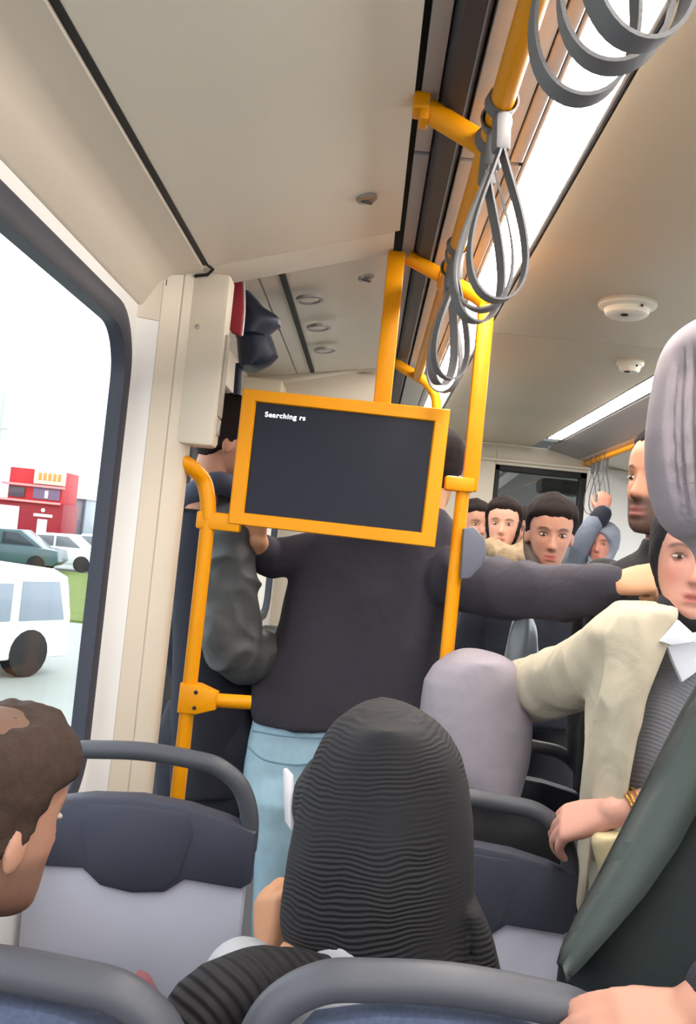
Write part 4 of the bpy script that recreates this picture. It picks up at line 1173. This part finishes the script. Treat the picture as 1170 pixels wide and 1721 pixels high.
def stitch(pts, name, m, r=.003):
    MB().tube(smooth_path(pts, 6), r, 6).build(name, m, jo)
M_ST = mat('denim_seam', (112, 146, 168), .8)
stitch([P(417, 1255, DK - .088), P(440, 1275, DK - .108), P(470, 1283, DK - .116), P(500, 1286, DK - .119), P(522, 1283, DK - .12)], 'pocket_seam', M_ST)
stitch([P(424, 1228, DK - .075), P(470, 1236, DK - .116), P(520, 1240, DK - .12), P(570, 1240, DK - .12)], 'waist_seam', M_ST)
for x in (.0, .13):
    xx = P(470 if x == 0 else 600, 1520, DK).x
    MB().rings([ell((xx, DK + t, .05 * hh), (.048 * w_, 0, 0), (0, 0, .05 * hh), p=2.6) for t, w_, hh in ((-.07, .7, .8), (-.04, .95, 1.0), (.06, 1.0, .9), (.14, .95, .7), (.19, .6, .5))]).build('shoe', mat('black_shoe', (28, 26, 28), .4), o)

# ---- far passengers
f = stand(P(846, 882, 4.2), 168, 'far woman with dark brown hair and a fur collar beside the young man', M_BLKC, w=.19, dep=.12, pitch=0, roll=0, skin=(200, 150, 128), vox=.006, eyes=True)
def long_hair(x, y, z):
    a = hair_short(.014, .074, .0, -.12)(x, y, z)
    return .014 if (y < .025 and z < .02) else a
f.shell('hair', long_hair, M_HAIRD, rough=.004)
cl_ = MB()
limb(cl_, [P(828, 922, 4.12), P(858, 938, 4.06), P(888, 925, 4.12), P(898, 905, 4.24)], [.05, .055, .06, .05])
garment('fur_collar', cl_, mat('beige_fur', (150, 130, 104), .95, var=.3, scale=120, bump=.004, bscale=120), f.o, .010, 2, .012, 26)
f = stand(P(797, 882, 4.65), 200, 'far dark haired person partly hidden behind the right yellow post', M_BLKC, w=.19, dep=.12, skin=(184, 132, 110), vox=.007)
f.shell('hair', long_hair, M_HAIRD, rough=.004)
f = stand(P(884, 893, 4.9), 176, 'farthest dark haired head between the far woman and the young man', M_BLKC, w=.19, dep=.12, skin=(178, 130, 110), vox=.008)
f.shell('hair', hair_short(.016, .06), M_HAIRD, rough=.004)

f = stand(P(925, 894, 3.08), 176, 'young man with short dark hair in a dark jacket facing the camera', M_NAVYJ, w=.215, dep=.13, pitch=-10, skin=(186, 134, 112), stubble=.12, seed=6.0, vox=.005, brow=(40, 30, 28))
f.shell('hair', hair_short(.013, .068, .005, -.075), M_HAIRD, rough=.004)
cl_ = MB()
limb(cl_, [P(886, 890, 3.16), P(890, 925, 3.10), P(903, 962, 3.0), P(918, 1000, 2.95)], [.014, .020, .022, .02])
garment('collar', cl_, mat('brown_black_collar', (58, 46, 42), .8, fold=.004), f.o, .006, 2, .003)

hr = P(1014, 862, 5.02)
f = stand(P(1012, 915, 5.1), 150, 'far person in a grey blue hood reaching up to the dark hand straps', mat('grey_blue_coat', (110, 118, 134), .8, fold=.006), w=.20, dep=.12, skin=(190, 130, 112), vox=.007, arms={1: {'pts': [P(982, 905, 5.05), hr], 'hand': dict(d=(.02, .05, 1), back=(0, -1, .2), side=-1, curl=(40, 60, 40))}, -1: None}, armr=(.065, .055, .045))
f.shell('hood', scarf_shell(.02, .055, .08), mat('grey_blue_hood', (128, 132, 146), .8, fold=.004), rough=.003)
cl_ = MB(); e5 = P(982, 905, 5.05); limb(cl_, [e5.lerp(hr, .72), e5.lerp(hr, .96)], [.056, .052])
garment('cuff', cl_, M_NAVYJ, f.o, .008, 2, .0)

# ---- bearded man
f = stand(P(1120, 812, 2.12), 124, 'bearded man in a black top turned to the left', M_BLKC, w=.215, dep=.125, pitch=2, sc=1.08, skin=(186, 132, 108), stubble=.9, lips=(140, 84, 78), brow=(34, 26, 24), vox=.0045, seed=8.0, coatname='top')
f.shell('hair', hair_short(.009, .088, .0, -.07), M_HAIRD, rough=.003)

# ---- woman in the beige coat and grey vest
DV = 1.72
hd = P(1164, 936, DV)
f = Fig(hd, 166, -3, 0, .98, False)
base = f.L(0, -.03, -.115) - Vector((0, 0, .05)); f.neck(base, .05)
pel = P(1165, 1470, DV); f.torso(pel, (-1, 0, 0), .13, .08)
sA, eA, wA = P(1040, 1085, 1.74), P(950, 1140, 1.98), P(850, 1165, 2.22)
sB, eB, wB = P(1290, 1110, 1.72), P(1262, 1290, 1.62), P(1030, 1366, 1.60)
f.arm([sA, eA, wA]); f.arm([sB, eB, wB], (.046, .036, .027))
f.hand(wA, (-1, .3, 0), (0, 0, 1), 1)
f.hand(wB, P(905, 1392, 1.67) - wB, (.0, -.55, .8), 1, curl=(34, 34, 22), sp=1.2, thumb=(26, 6), k=1.05)
o = f.finish('woman in a beige coat, grey vest and black hood facing the camera', skin=(200, 148, 132), lips=(164, 88, 82), blush=.5, vox=.004, brow=(96, 70, 60), lidshut=.25)
f.shell('hood', scarf_shell(.007, .062, .102, -.012), M_BLKC, rough=.0)
nk = MB(); limb(nk, [base - Vector((0, 0, .03)), base + Vector((0, -.01, .02)), f.L(0, .02, -.11)], [.085, .072, .062])
garment('neck_scarf', nk, M_BLKC, o, .007, 3, .004, 12)
vrows = [(1062, 1120, 1250), (1085, 1095, 1275), (1120, 1072, 1300), (1180, 1050, 1312), (1260, 1034, 1312), (1340, 1028, 1310), (1440, 1022, 1312), (1560, 1015, 1316)]
garment('vest', MB().rings(px_rings(vrows, DV, .115, 36)), M_VEST, o, .008, 4, .004, 5)
def tri(pts, name, m, y0, y1):
    return MB().prism([(p.x, p.z) for p in pts], 'y', y0, y1, .002).build(name, m, o)
c1 = [P(1140, 1042, 1.58), P(1110, 1078, 1.58), P(1128, 1084, 1.58), P(1170, 1078, 1.58), P(1162, 1062, 1.58)]
tri(c1, 'collar', M_SHIRT, 1.575, 1.588)
c2 = [P(1162, 1066, 1.60), P(1122, 1088, 1.60), P(1132, 1115, 1.60), P(1146, 1146, 1.60), P(1166, 1132, 1.60), P(1210, 1090, 1.60), P(1200, 1066, 1.60)]
tri(c2, 'shirt_front', M_SHIRT, 1.596, 1.612)
c3 = [P(1166, 1064, 1.58), P(1164, 1080, 1.58), P(1220, 1092, 1.58), P(1215, 1055, 1.58)]
tri(c3, 'collar', M_SHIRT, 1.574, 1.588)
ct = MB().rings(px_rings([(1018, 1050, 1118), (1032, 1032, 1120), (1060, 1018, 1112), (1100, 1008, 1096), (1140, 1004, 1078), (1180, 1002, 1062), (1220, 1000, 1050), (1280, 996, 1042), (1340, 992, 1036), (1420, 990, 1034), (1560, 986, 1034)], DV - .015, .120, 28, 2.3))
limb(ct, [P(1052, 1075, 1.74), P(1000, 1118, 1.84), eA, P(900, 1158, 2.10), wA], [.066, .070, .072, .072, .068])
rt = MB().rings(px_rings([(1030, 1226, 1300), (1060, 1240, 1330), (1140, 1272, 1340), (1280, 1290, 1345), (1560, 1290, 1350)], DV - .01, .115, 24))
ct.V += []
ct.add(rt.V, rt.F)
limb(ct, [sB, eB, eB.lerp(wB, .42)], [.068, .062, .056])
garment('coat', ct, M_BEIGE, o, .008, 3, .013, 9, seed=11.0)
cf = MB().rings(px_rings([(1398, 1000, 1046), (1412, 992, 1046), (1430, 996, 1040), (1456, 1004, 1030), (1476, 1010, 1020)], 1.58, .03, 18))
garment('coat_flap', cf, mat('beige_flap', (196, 180, 142), .7, fold=.006), o, .006, 3, .004)
ax = (eB - wB).normalized()
for kk in (.028, .036, .046):
    c = wB + ax * kk
    u = ax.orthogonal().normalized(); v_ = ax.cross(u)
    MB().tube([c + (u * math.cos(a) + v_ * math.sin(a)) * .0315 for a in [2 * math.pi * i / 32 for i in range(32)]], .0022, 6, closed=True).build('bracelet', M_GOLD, o)
legs(o, pel + Vector((.09, 0, -.05)), pel + Vector((-.09, 0, -.05)), M_TROU)

# ---- leaning woman in the green coat and grey pleated scarf
DL = 1.10
f = Fig(P(1232, 735, DL), 40, -6, 0, .92)
base = P(1275, 985, DL); f.neck(base, .045)
pel = P(1290, 1640, 1.14); f.torso(pel, (-.3, 1, 0), .08, .045)
sN, eN, wN = P(1330, 1130, 1.00), P(1400, 1520, .90), P(1168, 1704, .90)
sF, eF, wF = P(1300, 1110, 1.24), P(1340, 1420, 1.3), P(1400, 1640, 1.3)
f.arm([sN, eN, wN]); f.arm([sF, eF, wF]); f.hand(wF, (0, 0, -1), (1, 0, 0), 1)
f.hand(wN, P(1005, 1716, .90) - wN, (.1, -.40, .9), 1, curl=(14, 26, 22), thumb=(28, 10), k=.86)
o = f.finish('leaning woman in a dark green coat and grey pleated headscarf at the right edge', skin=(168, 122, 104), face=True)
L_ = [(538, 1172), (546, 1152), (560, 1136), (590, 1119), (630, 1108), (680, 1099), (730, 1093), (780, 1093), (820, 1099), (855, 1109), (880, 1124), (900, 1146), (912, 1175), (935, 1196), (970, 1200)]
sc = MB().rings(px_rings([(y, x, 2452 - x if y < 905 else 1310) for y, x in L_], DL, .125, 40))
limb(sc, [f.L(0, -.02, -.06), base.lerp(f.L(0, -.02, -.1), .5), base + Vector((.01, 0, 0)), base + Vector((.03, 0, -.06))], [.075, .060, .060, .066])
V, F_, N = remesh(sc, .006, 5)
V2 = V.copy()
for i in range(len(V)):
    p = V[i] - np.array(f.pos)
    # hanging pleats that fade towards the top of the scarf and its smooth front edge
    an = math.degrees(math.atan2(p[1], p[0])) % 360 + 5.0 * noise.noise(Vector((0, 0, p[2] * 9))) + 60 * p[2]
    kf = sstep(-.17, -.05, p[2]) * (1 - sstep(.06, .11, p[2]))
    gr = sum(dp * math.exp(-((an - c0) / wd_) ** 2) for c0, dp, wd_ in ((205, .010, 2.6), (212, .016, 3.0), (221, .018, 3.4), (231, .018, 3.6), (243, .018, 4.0), (257, .016, 4.0), (271, .016, 4.0), (286, .014, 4.0)))
    V2[i] -= N[i] * gr * kf
mesh_obj('headscarf', V2, F_, mat('grey_scarf_cloth', (146, 136, 143), .7, var=.06, scale=10, bump=.0004, bscale=300), o, smooth=True)
cr = [(1010, 1212, 1340), (1080, 1196, 1400), (1150, 1188, 1420), (1200, 1160, 1430), (1300, 1103, 1430), (1400, 1053, 1430), (1500, 1002, 1430), (1560, 968, 1430), (1610, 946, 1430), (1650, 940, 1430), (1750, 935, 1430), (1900, 930, 1430), (2100, 930, 1430)]
ct = MB().rings(px_rings(cr, DL + .04, .10, 36, 2.2))
garment('coat', ct, M_GREEN, o, .0085, 4, .004, 5, seed=13.0)
sl = MB(); limb(sl, [sN + Vector((.02, 0, 0)), eN, eN.lerp(wN, .80)], [.07, .055, .036])
garment('sleeve', sl, M_NAVYJ, o, .008, 4, .004)
rg = []
for y, x, wd in ((1165, 1183, 40), (1200, 1158, 60), (1300, 1101, 92), (1400, 1051, 88), (1480, 1010, 74), (1540, 976, 56), (1600, 948, 30), (1625, 941, 12)):
    a, b_, c_ = P(x - 2, y, DL + .03), P(x + wd * .45, y, DL - .045), P(x + wd, y + 26, DL - .062)
    t_ = Vector((0, .012, 0)); rg.append([a, b_, c_, c_ + t_, b_ + t_, a + t_])
MB().rings(rg).build('lapel', M_GREENL, o, smooth=True)
legs(o, pel + Vector((.02, -.08, 0)), pel + Vector((.02, .08, 0)), M_TROU)

# ---- grey plastic bag hanging under the stretched arm
bd = MB().rings(px_rings([(1030, 868, 892), (1045, 862, 896), (1065, 856, 900), (1095, 848, 902), (1125, 842, 902), (1150, 842, 900), (1165, 850, 894)], 2.44, .045, 24))
V, F_, N = remesh(bd, .006, 3); V = folds(V, N, .012, 16, (1, 1, .25), 4.0)
bgp = mesh_obj('plastic_bag', V, F_, mat('grey_plastic_film', (142, 152, 162), .25, var=.12, scale=20, spec=.6, fold=.006), None, None, True, 'crumpled grey plastic bag hanging below the stretched black sleeve', 'bag')
MB().tube(smooth_path([P(866, 1034, 2.44), P(874, 1005, 2.42), P(888, 1005, 2.42), P(892, 1034, 2.44)], 6), .004, 6).build('bag_handle', MATS['grey_plastic_film'], bgp)
